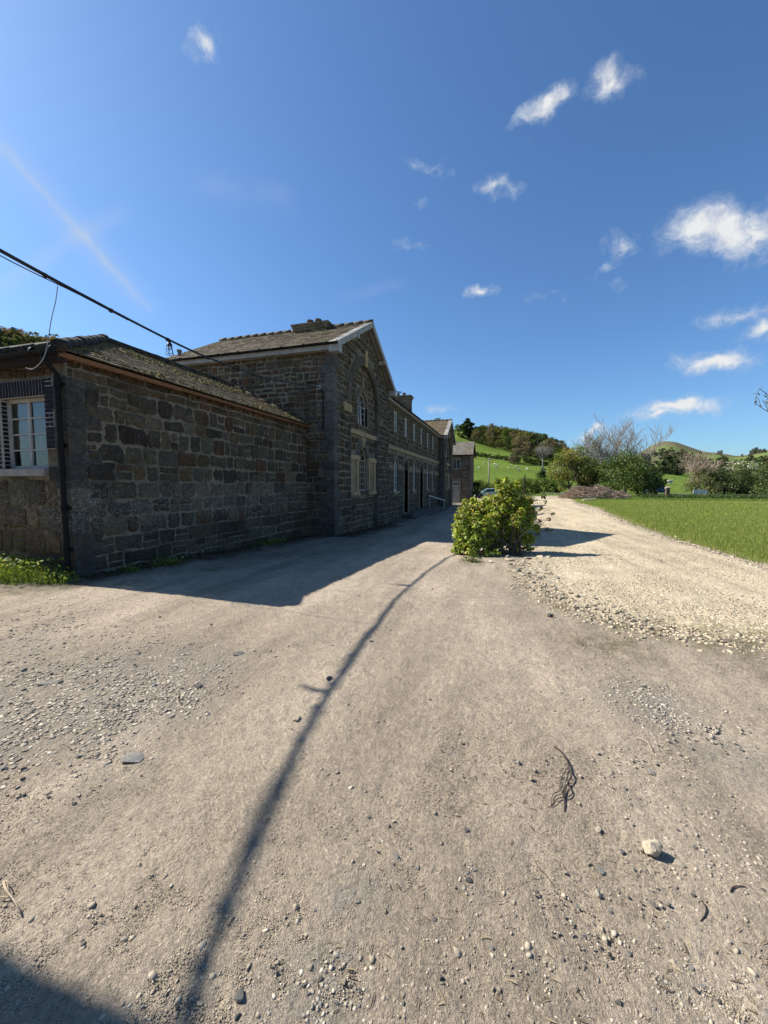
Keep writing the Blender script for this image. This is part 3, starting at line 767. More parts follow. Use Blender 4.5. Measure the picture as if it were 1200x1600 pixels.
# brick reveal on the left of the opening (faces right)
pv = Plane((-11.8 + wu0, Y1, 0), (0, 1, 0), (1, 0, 0)); bricks_h(pv, .0, .10, 1.87, 3.09, .02, stag=(.25, .13))
pv = Plane((-11.8 + wu1, Y1 + .10, 0), (0, -1, 0), (-1, 0, 0)); bricks_h(pv, .0, .10, 2.2, 3.09, .02, stag=(.25, .13))
def tintmat(name, base, rough=.8):
    t = NT(name); co = t.coord(); b = t.attr('tint')
    c = t.mix(1, b, base, 'MULTIPLY'); c = t.mix(1, c, t.ramp(t.noise(co, 30, 4), [(.3, .7), (.7, 1.3)]), 'MULTIPLY')
    M[name] = t.pbr(c, rough, t.bump(t.noise(co, 60, 3), .004, .6), .3)
tintmat('brick', (.017, .0175, .024), .95)
mb.build('brick_surround', [M['brick'], M['brick_joint']], wing)
mb = MB(); pbox(mb, pe, wu0 - .25, wu1 + .005, 1.745, 1.868, -.26, .075); sl = mb.build('sill', M['old_white'], wing)
plain('window_paint', (.46, .45, .42), .6, .25, 5); w = window_fill(pe, (wu0 + wu1) / 2, (wu1 - wu0) / 2 - .022, 1.872, 3.098, .135, wing, 4, 2, frame=.055, bar=.024, blind=.27, mat='window_paint')
mb = MB(); pbox(mb, pe, wu0, wu1, 1.88, 1.90, -.6, -.30); mb.build('inner_ledge', M['old_white'], w)
# roof
Xr, yk0, yk1, zr = -9.4, 7.55, 12.35, 5.10
XE, YE, ZE = -6.82, 4.68, 3.76
XL = 2 * Xr - XE
mb = MB()
slates(mb, (XE, YE, ZE), (XE, Y2 + .0, ZE), (Xr, yk0, zr), (Xr, yk1, zr), .17, .26, seed=11)
slates(mb, (XL, YE, ZE), (XE, YE, ZE), (Xr, yk0, zr), (Xr + .001, yk0, zr), .17, .26, seed=12)
mb.poly([(XL, YE, ZE), (Xr, yk0, zr), (Xr, yk1, zr), (XL, Y2, ZE)], (.12, .11, .1))
mb.poly([(XE, Y2 - .01, ZE), (Xr, yk1, zr), (XL, Y2 - .01, ZE)], (.14, .125, .09))
roof = mb.build('roof', M['slate'], wing)
mb = MB()
ridge_tiles(mb, (XE - .02, YE + .02, ZE + .03), (Xr, yk0, zr + .03), .115, .44, seed=3, c=(.055, .05, .045)); ridge_tiles(mb, (Xr, yk0, zr + .03), (Xr, yk1, zr + .03), .09, .44, seed=4, c=(.07, .065, .06)); ridge_tiles(mb, (XE - .02, Y2 - .05, ZE + .02), (Xr, yk1, zr + .03), .05, .44, seed=5, c=(.05, .05, .05)); ridge_tiles(mb, (XL, YE, ZE + .03), (Xr, yk0, zr + .03), .115, .44, seed=6, c=(.07, .065, .06))
mb.build('ridge_tiles', M['slate'], roof, smooth=True)
mb = MB(); rnd = random.Random(8)                      # cushions of moss on the slates
def moss_mat():
    t = NT('moss'); co = t.coord(); n = t.noise(co, 30, 4)
    M['moss'] = t.pbr(t.mix(n, (.10, .085, .03), (.24, .185, .075)), 1, t.bump(t.noise(co, 120, 3), .01, 1), .05)
moss_mat()
def blob(mb, c, r, h, n=6):
    P = [(c[0], c[1], c[2] + h)]
    for k in range(n):
        a = 2 * math.pi * k / n; q = r * rnd.uniform(.7, 1.2); P.append((c[0] + q * .7 * math.cos(a), c[1] + q * .7 * math.sin(a), c[2] + h * .7))
    for k in range(n):
        a = 2 * math.pi * (k + .3) / n; q = r * rnd.uniform(.8, 1.2); P.append((c[0] + q * math.cos(a), c[1] + q * math.sin(a), c[2] - .02))
    F = []
    for k in range(n):
        j = (k + 1) % n; F += [(0, 1 + k, 1 + j), (1 + k, 1 + n + k, 1 + n + j, 1 + j)]
    mb.faces(P, F)
for i in range(900):
    s = rnd.uniform(0, 1) ** 1.2; t = rnd.uniform(0, 1)
    a = Vector((XE, YE, ZE)).lerp(Vector((Xr, yk0, zr)), s); b = Vector((XE, Y2, ZE)).lerp(Vector((Xr, yk1, zr)), s); p = a.lerp(b, t)
    if vnoise(p.y * 1.1, p.x * 2.2, 4) < .42: continue
    blob(mb, (p.x, p.y, p.z + .015), rnd.uniform(.025, .07), rnd.uniform(.01, .03))
mb.build('moss', M['moss'], roof, smooth=True)['kind'] = 'stuff'
# bare eave board and rafter feet along the yard side
mb = MB(); rnd = random.Random(2); y = YE + .05
while y < Y2 - .1:
    e = min(y + rnd.uniform(1.6, 2.6), Y2 - .03); s = rnd.uniform(.45, 1.2)
    mb.box((XW + .034, y, ZE - .10 + rnd.uniform(-.008, .008)), (XE - .035 + rnd.uniform(-.006, .006), e - .012, ZE - .03), (s, s, s)); y = e
y = YE + .3
while y < Y2 - .1:
    s = rnd.uniform(.2, .6); mb.box((XW + .035, y, ZE - .15), (XE - .075, y + .05, ZE - .10), (s, s, s)); y += rnd.uniform(.38, .46)
tintmat('eave_board', (.19, .092, .042), .85)
mb.build('fascia', M['eave_board'], wing)
mb = MB()
mb.box((XL, YE + .03, ZE - .17), (XE - .05, YE + .06, ZE - .02)); mb.box((XL, YE + .06, ZE - .17), (XE - .06, Y1 - .035, ZE - .14))
mb.build('eave_board', M['dark_wood'], wing)
def gutter(mb, a, b, r=.055, n=8, out=None):
    a = Vector(a); b = Vector(b); d = (b - a).normalized(); s = d.cross(Vector((0, 0, 1)))
    for k in range(n):
        t0 = math.pi * k / n; t1 = math.pi * (k + 1) / n
        q = lambda t, rr: s * math.cos(t) * rr - Vector((0, 0, 1)) * math.sin(t) * rr
        mb.poly([a + q(t0, r), b + q(t0, r), b + q(t1, r), a + q(t1, r)]); mb.poly([a + q(t1, r * .85), b + q(t1, r * .85), b + q(t0, r * .85), a + q(t0, r * .85)])
    for e in (a, b): mb.tube([e - d * .008, e + d * .008], r * .97, 10)
    for k in range(int((b - a).length / .9) + 1):
        p = a + d * min(.2 + k * .9, (b - a).length - .05); mb.tube([p - d * .018, p + d * .018], r * 1.12, 10)
mb = MB(); gutter(mb, (XL, YE - .06, ZE - .035), (XE - .02, YE - .06, ZE - .035), .058); mb.build('gutter', M['black_metal'], wing)
mb = MB(); dx = -7.06
mb.tube([(dx, YE - .06, ZE - .08), (dx, YE - .06, ZE - .16), (dx, Y1 - .085, ZE - .36), (dx, Y1 - .085, .06)], .040, 12)
for z in (3.2, 2.2, 1.15, .45): mb.tube([(dx, Y1 - .085, z), (dx, Y1 - .085, z + .09)], .052, 12); mb.box((dx - .085, Y1 - .05, z + .02), (dx + .085, Y1 - .012, z + .07))
mb.build('downpipe', M['black_metal'], wing, smooth=False)

# ================================================================== THE TWO STOREY HOUSE
XG, XM, GW = -5.92, -6.5, 7.12
GY = (13.3, 40.78)
MY0, MY1 = GY[0] + GW, GY[1]
house = thing('stone_house', 'long two storey stone house with two gabled end blocks, arched windows and chimneys', 'house', (-9, 30, -.6))
WB, WT = -1.3, 6.5
mb = MB(); PARTS = []
def new(name):
    m_ = MB(); PARTS.append((name, m_)); return m_
def arch_holes(cx, r, spring, n=7):
    out = []
    for i in range(n):
        a = r * i / n; b = r * (i + 1) / n; w = math.sqrt(max(0, r * r - a * a)); out.append((cx - w, spring + a, cx + w, spring + b))
    return out
CREAM = (.50, .42, .28); PALE = (.47, .41, .29); BLUE = (.125, .12, .11); DARKD = (.10, .10, .10)
XR = -13.4
for gi, gy in enumerate(GY):
    pg = Plane((XG, gy, 0), (0, 1, 0), (1, 0, 0)); cx = 3.5
    rise = 1.92; top = lambda u: WT + rise * (1 - abs(u - GW / 2) / (GW / 2)) - .02
    panel = [(cx - 1.78, WB), (cx + 1.78, WB)] + arch_pts(cx, 1.78, 4.95)
    notch = arch_pts(cx, 1.78, 4.95)[::-1]
    backing(mb, pg, [(0, WB), (cx - 1.78, WB)] + notch + [(cx + 1.78, WB), (GW, WB), (GW, WT), (GW / 2, WT + rise), (0, WT)], [])
    rim = [(cx - 1.78, WB)] + notch + [(cx + 1.78, WB)]
    for a, b in zip(rim[:-1], rim[1:]): mb.poly([pg.p(*a, 0), pg.p(*b, 0), pg.p(*b, -.16), pg.p(*a, -.16)], (.2, .2, .2), 0)
    hl = [(cx - 1.80, WB, cx + 1.80, 4.95)] + arch_holes(cx, 2.12, 4.95)
    stones(mb, pg, .30, GW - .02, WB, 1.0, PAL_D + PAL_G[:3], (.26, .38), (.3, .8), hl, seed=20 + gi, joint=.02, rough=1.2)
    stones(mb, pg, .30, GW - .02, 1.0, WT + rise, PAL_G + PAL_D + [(.15, .115, .07)], (.18, .34), (.18, .5), hl, top=top, seed=22 + gi, joint=.034, relief=.03, rough=1.45)
    # arch over the panel, its key block and imposts
    arch_ring(new('panel_arch'), pg, cx, 1.76, 2.14, 4.95, -.14, .028, n=17, c=BLUE, rnd=random.Random(4))
    pbox(new('keystone'), pg, cx - .14, cx + .14, 6.72, 7.42, -.05, .07, CREAM)
    pbox(new('impost_block'), pg, cx - 2.55, cx - 1.77, 4.45, 4.75, -.1, .05, PALE); pbox(new('impost_block'), pg, cx + 1.77, cx + 2.5, 4.45, 4.75, -.1, .045, (.2, .185, .15))
    pn = Plane((XG - .16, gy, 0), (0, 1, 0), (1, 0, 0))
    hup = opening('arch', cx, .60, 4.18, 5.02); hlo = opening('arch', cx, .60, 1.30, 2.66)
    backing(mb, pn, panel, [hup, hlo], depth=.34)
    wh = [(cx - .62, 4.12, cx + .62, 5.02)] + arch_holes(cx, .82, 5.02, 4) + [(cx - .62, 1.2, cx + .62, 2.66)] + arch_holes(cx, .84, 2.66, 4) + [(cx - 1.72, 1.12, cx + 1.72, 2.83), (cx - 1.78, 3.70, cx + 1.78, 3.92)]
    out_arch = lambda u, v: v > 4.95 and math.hypot(u - cx, v - 4.95) > 1.66
    stones(mb, pn, cx - 1.76, cx + 1.76, WB, 6.7, PAL_G + [(.16, .12, .06), (.15, .125, .07)], (.16, .32), (.18, .46), wh, seed=25 + gi, joint=.03, rough=1.3, solid=out_arch)
    dr = new('window_surround'); arch_ring(dr, pn, cx, .60, .82, 5.02, -.12, .03, n=9, c=(.17, .16, .14), rnd=random.Random(5))
    arch_ring(new('window_surround'), pn, cx, .60, .84, 2.66, -.12, .03, n=9, c=(.13, .135, .14), rnd=random.Random(6))
    for sgn in (-1, 1):
        pbox(new('jamb'), pn, cx + sgn * .60, cx + sgn * .80, 4.18, 5.02, -.12, .028, (.16, .155, .14))
    pbox(new('keystone'), pn, cx - .13, cx + .13, 5.80, 6.35, -.05, .06, (.26, .235, .17))
    pbox(new('sill'), pn, cx - .78, cx + .78, 4.05, 4.18, -.30, .09, (.17, .16, .14))
    pbox(new('string_course'), pn, cx - 1.775, cx + 1.775, 3.70, 3.90, -.1, .10, PALE)
    pbox(new('keystone'), pn, cx - .12, cx + .12, 3.22, 3.69, -.05, .07, CREAM)
    plain('frame_wood', (.30, .27, .20), .7, .3, 5); sf = [(4.18, 5.62, 5.02, hup, 3), (1.30, 3.26, 2.66, hlo, 5)]
    for v0, v1, sp, hh, rows in sf:
        window_fill(pn, cx, .60, v0 + .003, v1, .13, house, rows, 2 if v0 > 3 else 4, arch=(sp, .60), frame=.065, bar=.028, mat='old_white' if v0 > 3 else 'frame_wood')
    # three-light window: pilasters, side panels, lintels and sills either side of the arched light
    for sgn in (-1, 1):
        a, b = sorted((cx + sgn * .62, cx + sgn * 1.70)); mbp = MB()
        pbox(mbp, pn, a, b, 2.62, 2.82, -.06, .12, CREAM); pbox(mbp, pn, a, b, 1.13, 1.30, -.06, .12, CREAM)
        for q0, q1 in ((a + .03, a + .27), (b - .27, b - .03)): pbox(mbp, pn, q0, q1, 1.302, 2.618, -.06, .085, (.47, .40, .285))
        pbox(mbp, pn, a + .272, b - .272, 1.302, 2.618, -.06, .02, (.40, .345, .25))
        if sgn > 0: pbox(mbp, pn, (a + b) / 2 - .03, (a + b) / 2 + .03, 1.302, 2.618, .0, .05, (.43, .37, .26))
        mbp.build('side_light_surround', M['dressed'], house)
    pbox(new('sill'), pn, cx - .62, cx + .62, 1.16, 1.29, -.3, .09, DARKD)
    # side walls
    ps = Plane((XR, gy, 0), (1, 0, 0), (0, -1, 0)); SW = XG - XR
    backing(mb, ps, [(0, WB), (SW, WB), (SW, WT), (0, WT)], [])
    pf = Plane((XG, gy + GW, 0), (-1, 0, 0), (0, 1, 0)); backing(mb, pf, [(0, WB), (SW, WB), (SW, WT), (0, WT)], [])
    pb_ = Plane((XR, gy + GW, 0), (0, -1, 0), (-1, 0, 0)); backing(mb, pb_, [(0, WB), (GW, WB), (GW, WT), (GW / 2, WT + rise), (0, WT)], [])
    if gi == 0:
        hid = lambda u, v: (XR + u < -6.9) and v < 3.4
        stones(mb, ps, SW - 1.55, SW - .28, WB, 3.3, PAL_G + PAL_D, (.22, .36), (.25, .6), seed=31, joint=.016)
        stones(mb, ps, .0, SW - .28, 3.3, WT, [(.15, .12, .08), (.16, .135, .10), (.13, .115, .09), (.14, .10, .065), (.17, .155, .125), (.12, .11, .10), (.15, .09, .06)], (.14, .34), (.16, .48), seed=32, joint=.045, relief=.03, rough=1.6, solid=hid)
    else:
        stones(mb, ps, SW - 1.2, SW - .28, WB, WT, PAL_D, (.24, .36), (.25, .6), seed=33)
    quoins(mb, XG, gy, WB + .3, WT - .25, -1, 1, [(.185, .175, .15), (.17, .17, .16), (.21, .20, .175)], .56, .30, seed=7 + gi, proud=.03, h=(.30, .40))
# middle range
pm = Plane((XM, MY0, 0), (0, 1, 0), (1, 0, 0)); MW = MY1 - MY0
BAYS = [3.58, 6.29, 8.95, 11.62, 14.42, 17.12]; DOORS = (1, 3)
hol = []; sh = []
for i, b in enumerate(BAYS):
    hol.append(opening('rect', b, .44, 4.80, 6.08)); sh += [(b - .62, 4.66, b + .62, 6.22)]
    if i in DOORS: hol.append(opening('arch', b, .58, -.38, 2.66)); sh += [(b - .80, WB, b + .80, 2.66)] + arch_holes(b, .80, 2.66, 4)
    else: hol.append(opening('arch', b, .46, 1.15, 2.66)); sh += [(b - .60, 1.0, b + .60, 2.66)] + arch_holes(b, .72, 2.66, 4)
sh += [(0, 2.55, MW, 2.73), (0, 3.68, MW, 3.87)]
backing(mb, pm, [(0, WB), (MW, WB), (MW, WT), (0, WT)], hol, depth=.36)
stones(mb, pm, .0, MW, WB, 2.6, PAL_D + PAL_G[:4], (.24, .36), (.28, .7), sh, seed=41, joint=.022, rough=1.2)
stones(mb, pm, .0, MW, 2.6, WT, PAL_G + PAL_D, (.2, .34), (.22, .6), sh, seed=42, joint=.028, rough=1.3)
pbox(new('string_course'), pm, 0, MW, 3.69, 3.86, -.1, .09, PALE)
for i, b in enumerate(BAYS):
    r0 = .58 if i in DOORS else .46
    nxt = BAYS[i + 1] - (.58 if i + 1 in DOORS else .46) if i + 1 < len(BAYS) else MW
    pbox(new('impost_course'), pm, b + r0 + .005, nxt - .005, 2.56, 2.72, -.1, .055, (.29, .27, .22))
    if i == 0: pbox(new('impost_course'), pm, 0, b - r0 - .005, 2.56, 2.72, -.1, .055, (.29, .27, .22))
    arch_ring(new('arch_surround'), pm, b, r0, r0 + .20, 2.725, -.12, .05, n=9, c=(.24, .225, .19), rnd=random.Random(i))
    pbox(new('keystone'), pm, b - .11, b + .11, 2.725 + r0 + .16, 3.685, -.05, .075, (.30, .275, .22))
    for (q0, q1) in ((b - .62, b - .44), (b + .44, b + .62)): pbox(new('jamb'), pm, q0, q1, 4.80, 6.08, -.12, .03, (.155, .15, .13))
    pbox(new('lintel'), pm, b - .62, b + .62, 6.085, 6.25, -.12, .035, (.16, .15, .13)); pbox(new('sill'), pm, b - .6, b + .6, 4.66, 4.795, -.3, .09, (.18, .17, .145))
    window_fill(pm, b, .43, 4.80, 6.08, .085, house, 2, 2, frame=.085, bar=.035)
    if i in DOORS:
        for (q0, q1) in ((b - .80, b - .58), (b + .58, b + .80)): pbox(new('jamb'), pm, q0, q1, -.38, 2.555, -.2, .045, (.25, .235, .19))
        d = MB(); pbox(d, pm, b - .575, b + .575, -.38, 2.1, -.34, -.29, (1, 1, 1))
        for k in range(2):
            for v0 in (-.2, .95): pbox(d, pm, b - .5 + k * .52, b - .02 + k * .52, v0, v0 + .95, -.289, -.275)
        door = d.build('door', M['door_dark'], house)
        h_ = MB(); h_.tube([pm.p(b + .46, .7, -.272), pm.p(b + .46, .7, -.22)], .03, 8); h_.build('handle', M['lead'], door)
        f = MB(); pbox(f, pm, b - .575, b + .575, 2.102, 2.2, -.34, -.26); arch_ring(f, pm, b, .50, .575, 2.66, -.34, -.28, n=10, gap=0, var=0); pbox(f, pm, b - .02, b + .02, 2.2, 3.16, -.33, -.29)
        fl = f.build('fanlight', M['old_white'], house)
        gl = MB(); gl.poly([pm.p(u, v, -.32) for u, v in [(b - .56, 2.2), (b + .56, 2.2)] + arch_pts(b, .56, 2.66)]); gl.build('pane', M['glass'], fl)
    else:
        pbox(new('sill'), pm, b - .60, b + .60, 1.0, 1.147, -.3, .10, (.36, .34, .29))
        for (q0, q1) in ((b - .62, b - .46), (b + .46, b + .62)): pbox(new('jamb'), pm, q0, q1, 1.15, 2.555, -.12, .03, (.17, .165, .15))
        window_fill(pm, b, .455, 1.153, 3.11, .10, house, 3, 2, arch=(2.66, .455), frame=.08, bar=.032)
mb.build('wall', [M['stone_plain'], M['mortar']], house)
for nm_, m_ in PARTS: m_.build(nm_, M['dressed'], house)
# interior floor slab keeps the rooms dark
mb = MB(); mb.box((XR + .1, GY[0] + .5, 3.5), (XM - 1.2, MY1 + GW - .3, 3.6)); mb.box((-7.6, GY[0] + .5, WB), (-7.5, MY1 + GW - .3, WT)); mb.box((XR, MY0, WB), (XR + .2, MY1, WT)); mb.build('partition', M['dark_wood'], house)
# steps
st = MB(); st.box((XM + .02, 25.6, -1.2), (XM + .75, 37.5, -.40)); st.box((XM + .75, 25.3, -1.2), (XM + 1.05, 38.0, -.56)); st.box((XM + 1.05, 25.0, -1.2), (XM + 1.35, 38.4, -.72))
tintmat('step_stone', (.085, .08, .072), .95); st.build('steps', M['step_stone'], house)
# roofs
rf = MB(); EV = .30
for gi, gy in enumerate(GY):
    y0, y1, yc = gy - EV, gy + GW + EV, gy + GW / 2; ze = WT + .03; zr2 = WT + 1.92 + .19
    x0, x1 = XR - .15, XG + .34
    slates(rf, (x0, y0, ze), (x1, y0, ze), (x0, yc, zr2), (x1, yc, zr2), .22, .32, seed=50 + gi)
    slates(rf, (x1, y1, ze), (x0, y1, ze), (x1, yc, zr2), (x0, yc, zr2), .22, .32, seed=52 + gi)
slates(rf, (XM + .32, MY0 + EV, WT + .03), (XM + .32, MY1 - EV, WT + .03), (-10.1, MY0 + EV, WT + 1.95), (-10.1, MY1 - EV, WT + 1.95), .22, .32, seed=55)
rf.poly([(-10.1, MY0, WT + 1.95), (-10.1, MY1, WT + 1.95), (XR, MY1, WT), (XR, MY0, WT)], (.12, .11, .1))
roof2 = rf.build('roof', M['slate'], house)
for gi, gy in enumerate(GY):
    mb = MB(); ridge_tiles(mb, (XR - .1, gy + GW / 2, WT + 2.14), (XG + .33, gy + GW / 2, WT + 2.14), .10, .42, seed=6 + gi, c=(.16, .145, .12)); mb.build('ridge_tiles', M['slate'], roof2, smooth=True)
mb = MB()
def chimney(cx0, cx1, y, z0, z1, pots, c=(.15, .13, .10)):
    y0, y1 = y - .4, y + .4
    cm = MB(); core = (cx0 + .03, y0 + .03, z0), (cx1 - .03, y1 - .03, z1 - .25)
    cm.box(*core, (.25, .23, .2), 1)
    stones(cm, Plane((cx0 + .03, y0 + .03, 0), (1, 0, 0), (0, -1, 0)), 0, cx1 - cx0 - .06, z0, z1 - .25, [(.30, .25, .17), (.26, .21, .15), (.34, .28, .2)], (.18, .26), (.2, .5), seed=60)
    stones(cm, Plane((cx1 - .03, y0 + .03, 0), (0, 1, 0), (1, 0, 0)), 0, .74, z0, z1 - .25, PAL_G, (.18, .26), (.2, .4), seed=61)
    for k, (zz, e) in enumerate(((z1 - .25, .03), (z1 - .16, .06), (z1 - .07, .10))): cm.box((cx0 - e, y0 - e, zz + .001), (cx1 + e, y1 + e, zz + .085), (.34, .28, .19), 0)
    ch = cm.build('chimney', [M['stone_plain'], M['mortar']], roof2)
    for px_ in pots:
        pt = MB(); pt.lathe([(.14, 0), (.155, .04), (.13, .08), (.125, .20), (.15, .23), (.15, .28), (.11, .28), (.10, .18)], (px_, y, z1 + .015), 14); pt.build('chimney_pot', M['clay'], house, smooth=False)
chimney(-9.05, -7.45, GY[0] + GW / 2 - .3, 7.6, 8.60, (-8.45, -8.05))
chimney(-8.75, -7.35, 32.0, 6.9, 8.72, (-8.45, -7.95))
# bargeboards, fascias, kneeler boxes, gutters
for gi, gy in enumerate(GY):
    wb = MB(); gm = MB()
    y0, y1, yc = gy - EV, gy + GW + EV, gy + GW / 2; ze = WT - .06; zr2 = WT + 2.02
    for (ya, yb) in ((y0, yc), (y1, yc)):
        wb.beam((XG + .315, ya, ze), (XG + .315, yb, zr2), .05, .21, up=(0, 0, 1)); wb.beam((XG + .13, ya, ze + .09), (XG + .13, yb, zr2 + .09), .30, .03, up=(0, 0, 1))
    for yy, s in ((y0, 1), (y1, -1)):
        wb.box((XG - .02, yy + s * .0, WT - .28), (XG + .342, yy + s * .36, WT - .02))
    wb.box((XR, y0 + .03, WT - .20), (XG - .03, y0 + .07, WT + .02)); wb.box((XR, y0 + .07, WT - .20), (XG - .03, gy - .035, WT - .16))
    wb.box((XG + .02, yc + 1.75, WT + .82), (XG + .36, yc + 1.92, WT + .98)); wb.box((XG + .02, yc - 1.92, WT + .82), (XG + .36, yc - 1.75, WT + .98))
    gutter(gm, (XR, y0 - .04, WT + .0), (XG + .33, y0 - .04, WT + .0), .06)
    sp_ = MB(); sp_.tube([(XG + .34, y1 + .05, WT), (XG + .6, y1 + .08, WT - .03)], .03, 6); sp_.build('spout', M['black_metal'], house)
    wb.build('bargeboard', M['old_white'], house); gm.build('gutter', M['black_metal'], house)
wb = MB(); gm = MB()
wb.box((XM + .22, MY0 + .02, WT - .16), (XM + .27, MY1 - EV, WT + .0)); wb.box((XM + .03, MY0 + .02, WT - .16), (XM + .22, MY1 - EV, WT - .13))
gutter(gm, (XM + .34, MY0 + .02, WT - .0), (XM + .34, MY1 - EV, WT - .0), .06)
wb.build('fascia', M['old_white'], house); gm.build('gutter', M['black_metal'], house)
# cable bracket and conduit on the side wall
mb = MB(); mb.box((-6.5, 13.14, 4.98), (-6.36, 13.262, 5.12)); mb.build('cable_bracket', M['old_white'], house)
mb = MB(); mb.tube([(-6.40, 13.2, 5.02), (-6.30, 13.2, 4.98), (-6.27, 13.2, 4.8), (-6.27, 13.2, 3.55)], .022, 8); mb.build('conduit', M['black_metal'], house, smooth=True)
# handrail by the second door
mb = MB(); mb.tube([(XM + .25, 34.2, .62), (XM + 1.3, 36.6, .10)], .045, 8)
for t in (.05, .95): p = Vector((XM + .25, 34.2, .62)).lerp(Vector((XM + 1.3, 36.6, .10)), t); mb.tube([(p.x, p.y, p.z), (p.x, p.y, -.7)], .02, 6)
mb.build('handrail', M['white_paint'], house)
mb = MB(); mb.lathe([(.07, 0), (.07, .5), (.1, .52), (.1, .6)], (-13.0, 13.7, 6.55), 10); mb.build('vent_pipe', M['lead'], house)

# ================================================================== THE SMALL FAR HOUSE
FY, FX1, FX0 = 52.0, -4.15, -11.0
fb = -.9
fh = thing('cottage', 'small reddish stone cottage with pale slate roof beyond the end of the long house', 'house', (-7, 55, fb))
mb = MB(); pf = Plane((FX0, FY, 0), (1, 0, 0), (0, -1, 0)); FW = FX1 - FX0
def fu(px): return at_y(px, 740, FY)[0] - FX0
wc = (fu(709.3) + fu(716.5)) / 2; wz0, wz1 = at_y(712, 732, FY)[2], at_y(712, 718, FY)[2]; FE = at_y(720, 711, FY)[2]
dc = fu(712.8)
ho1 = opening('rect', wc, .47, wz0, wz1); ho2 = opening('rect', dc, .50, fb, 1.95)
backing(mb, pf, [(0, fb - .5), (FW, fb - .5), (FW, FE), (0, FE)], [ho1, ho2], depth=.25)
PAL_R = [(.28, .22, .18), (.25, .21, .18), (.31, .25, .205), (.22, .18, .155), (.28, .255, .225), (.22, .20, .185)]
stones(mb, pf, FW - 3.4, FW - .25, fb - .3, FE, PAL_R, (.2, .36), (.25, .6), [(wc - .55, wz0 - .15, wc + .55, wz1 + .2), (dc - .6, fb - 1, dc + .6, 2.1)], seed=70, relief=.03)
pgx = Plane((FX1, FY, 0), (0, 1, 0), (1, 0, 0)); FD = 5.6
backing(mb, pgx, [(0, fb - .5), (FD, fb - .5), (FD, FE), (FD / 2, FE + 1.75), (0, FE)], [])
mb.box((FX0, FY + FD - .3, fb - .5), (FX1 - .03, FY + FD - .02, FE), (.2, .17, .15), 1); mb.box((FX0 - .2, FY, fb - .5), (FX0 - .02, FY + FD, FE), (.2, .17, .15), 1)
stones(mb, pgx, .25, FD, fb - .3, FE + 1.7, PAL_R, (.22, .36), (.25, .6), top=lambda u: FE + 1.75 * (1 - abs(u - FD / 2) / (FD / 2)) - .05, seed=71)
quoins(mb, FX1, FY, fb - .3, FE - .2, -1, 1, [(.24, .21, .18), (.2, .18, .16)], .5, .28, seed=9)
mb.build('wall', [M['stone_plain'], M['mortar']], fh)
mb = MB(); slates(mb, (FX0, FY - .3, FE + .02), (FX1 + .3, FY - .3, FE + .02), (FX0, FY + FD / 2, FE + 1.95), (FX1 + .3, FY + FD / 2, FE + 1.95), .24, .34, seed=72, pal=[(.26, .235, .2), (.3, .27, .225), (.22, .2, .175)])
slates(mb, (FX1 + .3, FY + FD + .3, FE + .02), (FX0, FY + FD + .3, FE + .02), (FX1 + .3, FY + FD / 2, FE + 1.95), (FX0, FY + FD / 2, FE + 1.95), .3, .4, seed=73)
mb.build('roof', M['slate'], fh)
mb = MB(); mb.beam((FX1 + .27, FY - .3, FE - .08), (FX1 + .27, FY + FD / 2, FE + 1.86), .04, .18); mb.beam((FX1 + .27, FY + FD + .3, FE - .08), (FX1 + .27, FY + FD / 2, FE + 1.86), .04, .18); mb.box((FX0, FY - .27, FE - .14), (FX1 + .25, FY - .24, FE)); mb.build('bargeboard', M['dark_wood'], fh)
window_fill(pf, wc, .46, wz0, wz1, .12, fh, 3, 2, frame=.09, bar=.05, mat='old_white')
mb = MB(); pbox(mb, pf, wc - .6, wc + .6, wz0 - .14, wz0 - .003, -.1, .1, (.3, .27, .23)); mb.build('sill', M['dressed'], fh)
window_fill(pf, dc, .49, 1.35, 1.94, .12, fh, 1, 3, frame=.09, bar=.06, mat='white_paint', name='fanlight')
mb = MB(); pbox(mb, pf, dc - .49, dc + .49, fb, 1.34, -.2, -.12); pbox(mb, pf, dc - .40, dc - .04, fb + .3, 1.1, -.122, -.10); pbox(mb, pf, dc + .04, dc + .40, fb + .3, 1.1, -.122, -.10); mb.build('door', M['old_white'], fh)
mb = MB(); pbox(mb, pf, dc - .75, dc + .75, fb - .2, fb + .12, .0, .9, (.35, .32, .28)); mb.build('doorstep', M['dressed'], fh)

# ================================================================== THE BUILDING BEHIND THE CAMERA'S LEFT (its eave throws the shadow at the bottom)
sx1, sy1 = -5.9, .66
sh_ = thing('stone_shed', 'stone shed just outside the lower left of the view, shading the yard corner', 'building', (-9, -2, 0))
mb = MB(); pA = Plane((sx1, -6, 0), (0, 1, 0), (1, 0, 0)); pB = Plane((sx1, sy1, 0), (-1, 0, 0), (0, 1, 0))
backing(mb, pA, [(0, -.3), (6.66, -.3), (6.66, 4.9), (0, 4.9)], []); backing(mb, pB, [(0, -.3), (6, -.3), (6, 4.9), (0, 4.9)], [])
stones(mb, pA, 0, 6.66, -.2, 4.9, PAL_W, (.24, .4), (.3, .7), seed=80); stones(mb, pB, 0, 6, -.2, 4.9, PAL_W, (.24, .4), (.3, .7), seed=81)
mb.box((-11.9, -6, -.3), (-11.7, .62, 4.9), (.2, .2, .2), 1); mb.box((-11.7, -6, -.3), (sx1 - .03, -5.8, 4.9), (.2, .2, .2), 1)
mb.build('wall', [M['stone_plain'], M['mortar']], sh_)
mb = MB(); slates(mb, (-12, .885, 4.92), (-5.75, .885, 4.92), (-12, -2.5, 6.5), (-5.75, -2.5, 6.5), .25, .34, seed=82)
slates(mb, (-5.75, -6.2, 4.92), (-12, -6.2, 4.92), (-5.75, -2.5, 6.5), (-12, -2.5, 6.5), .25, .34, seed=83)
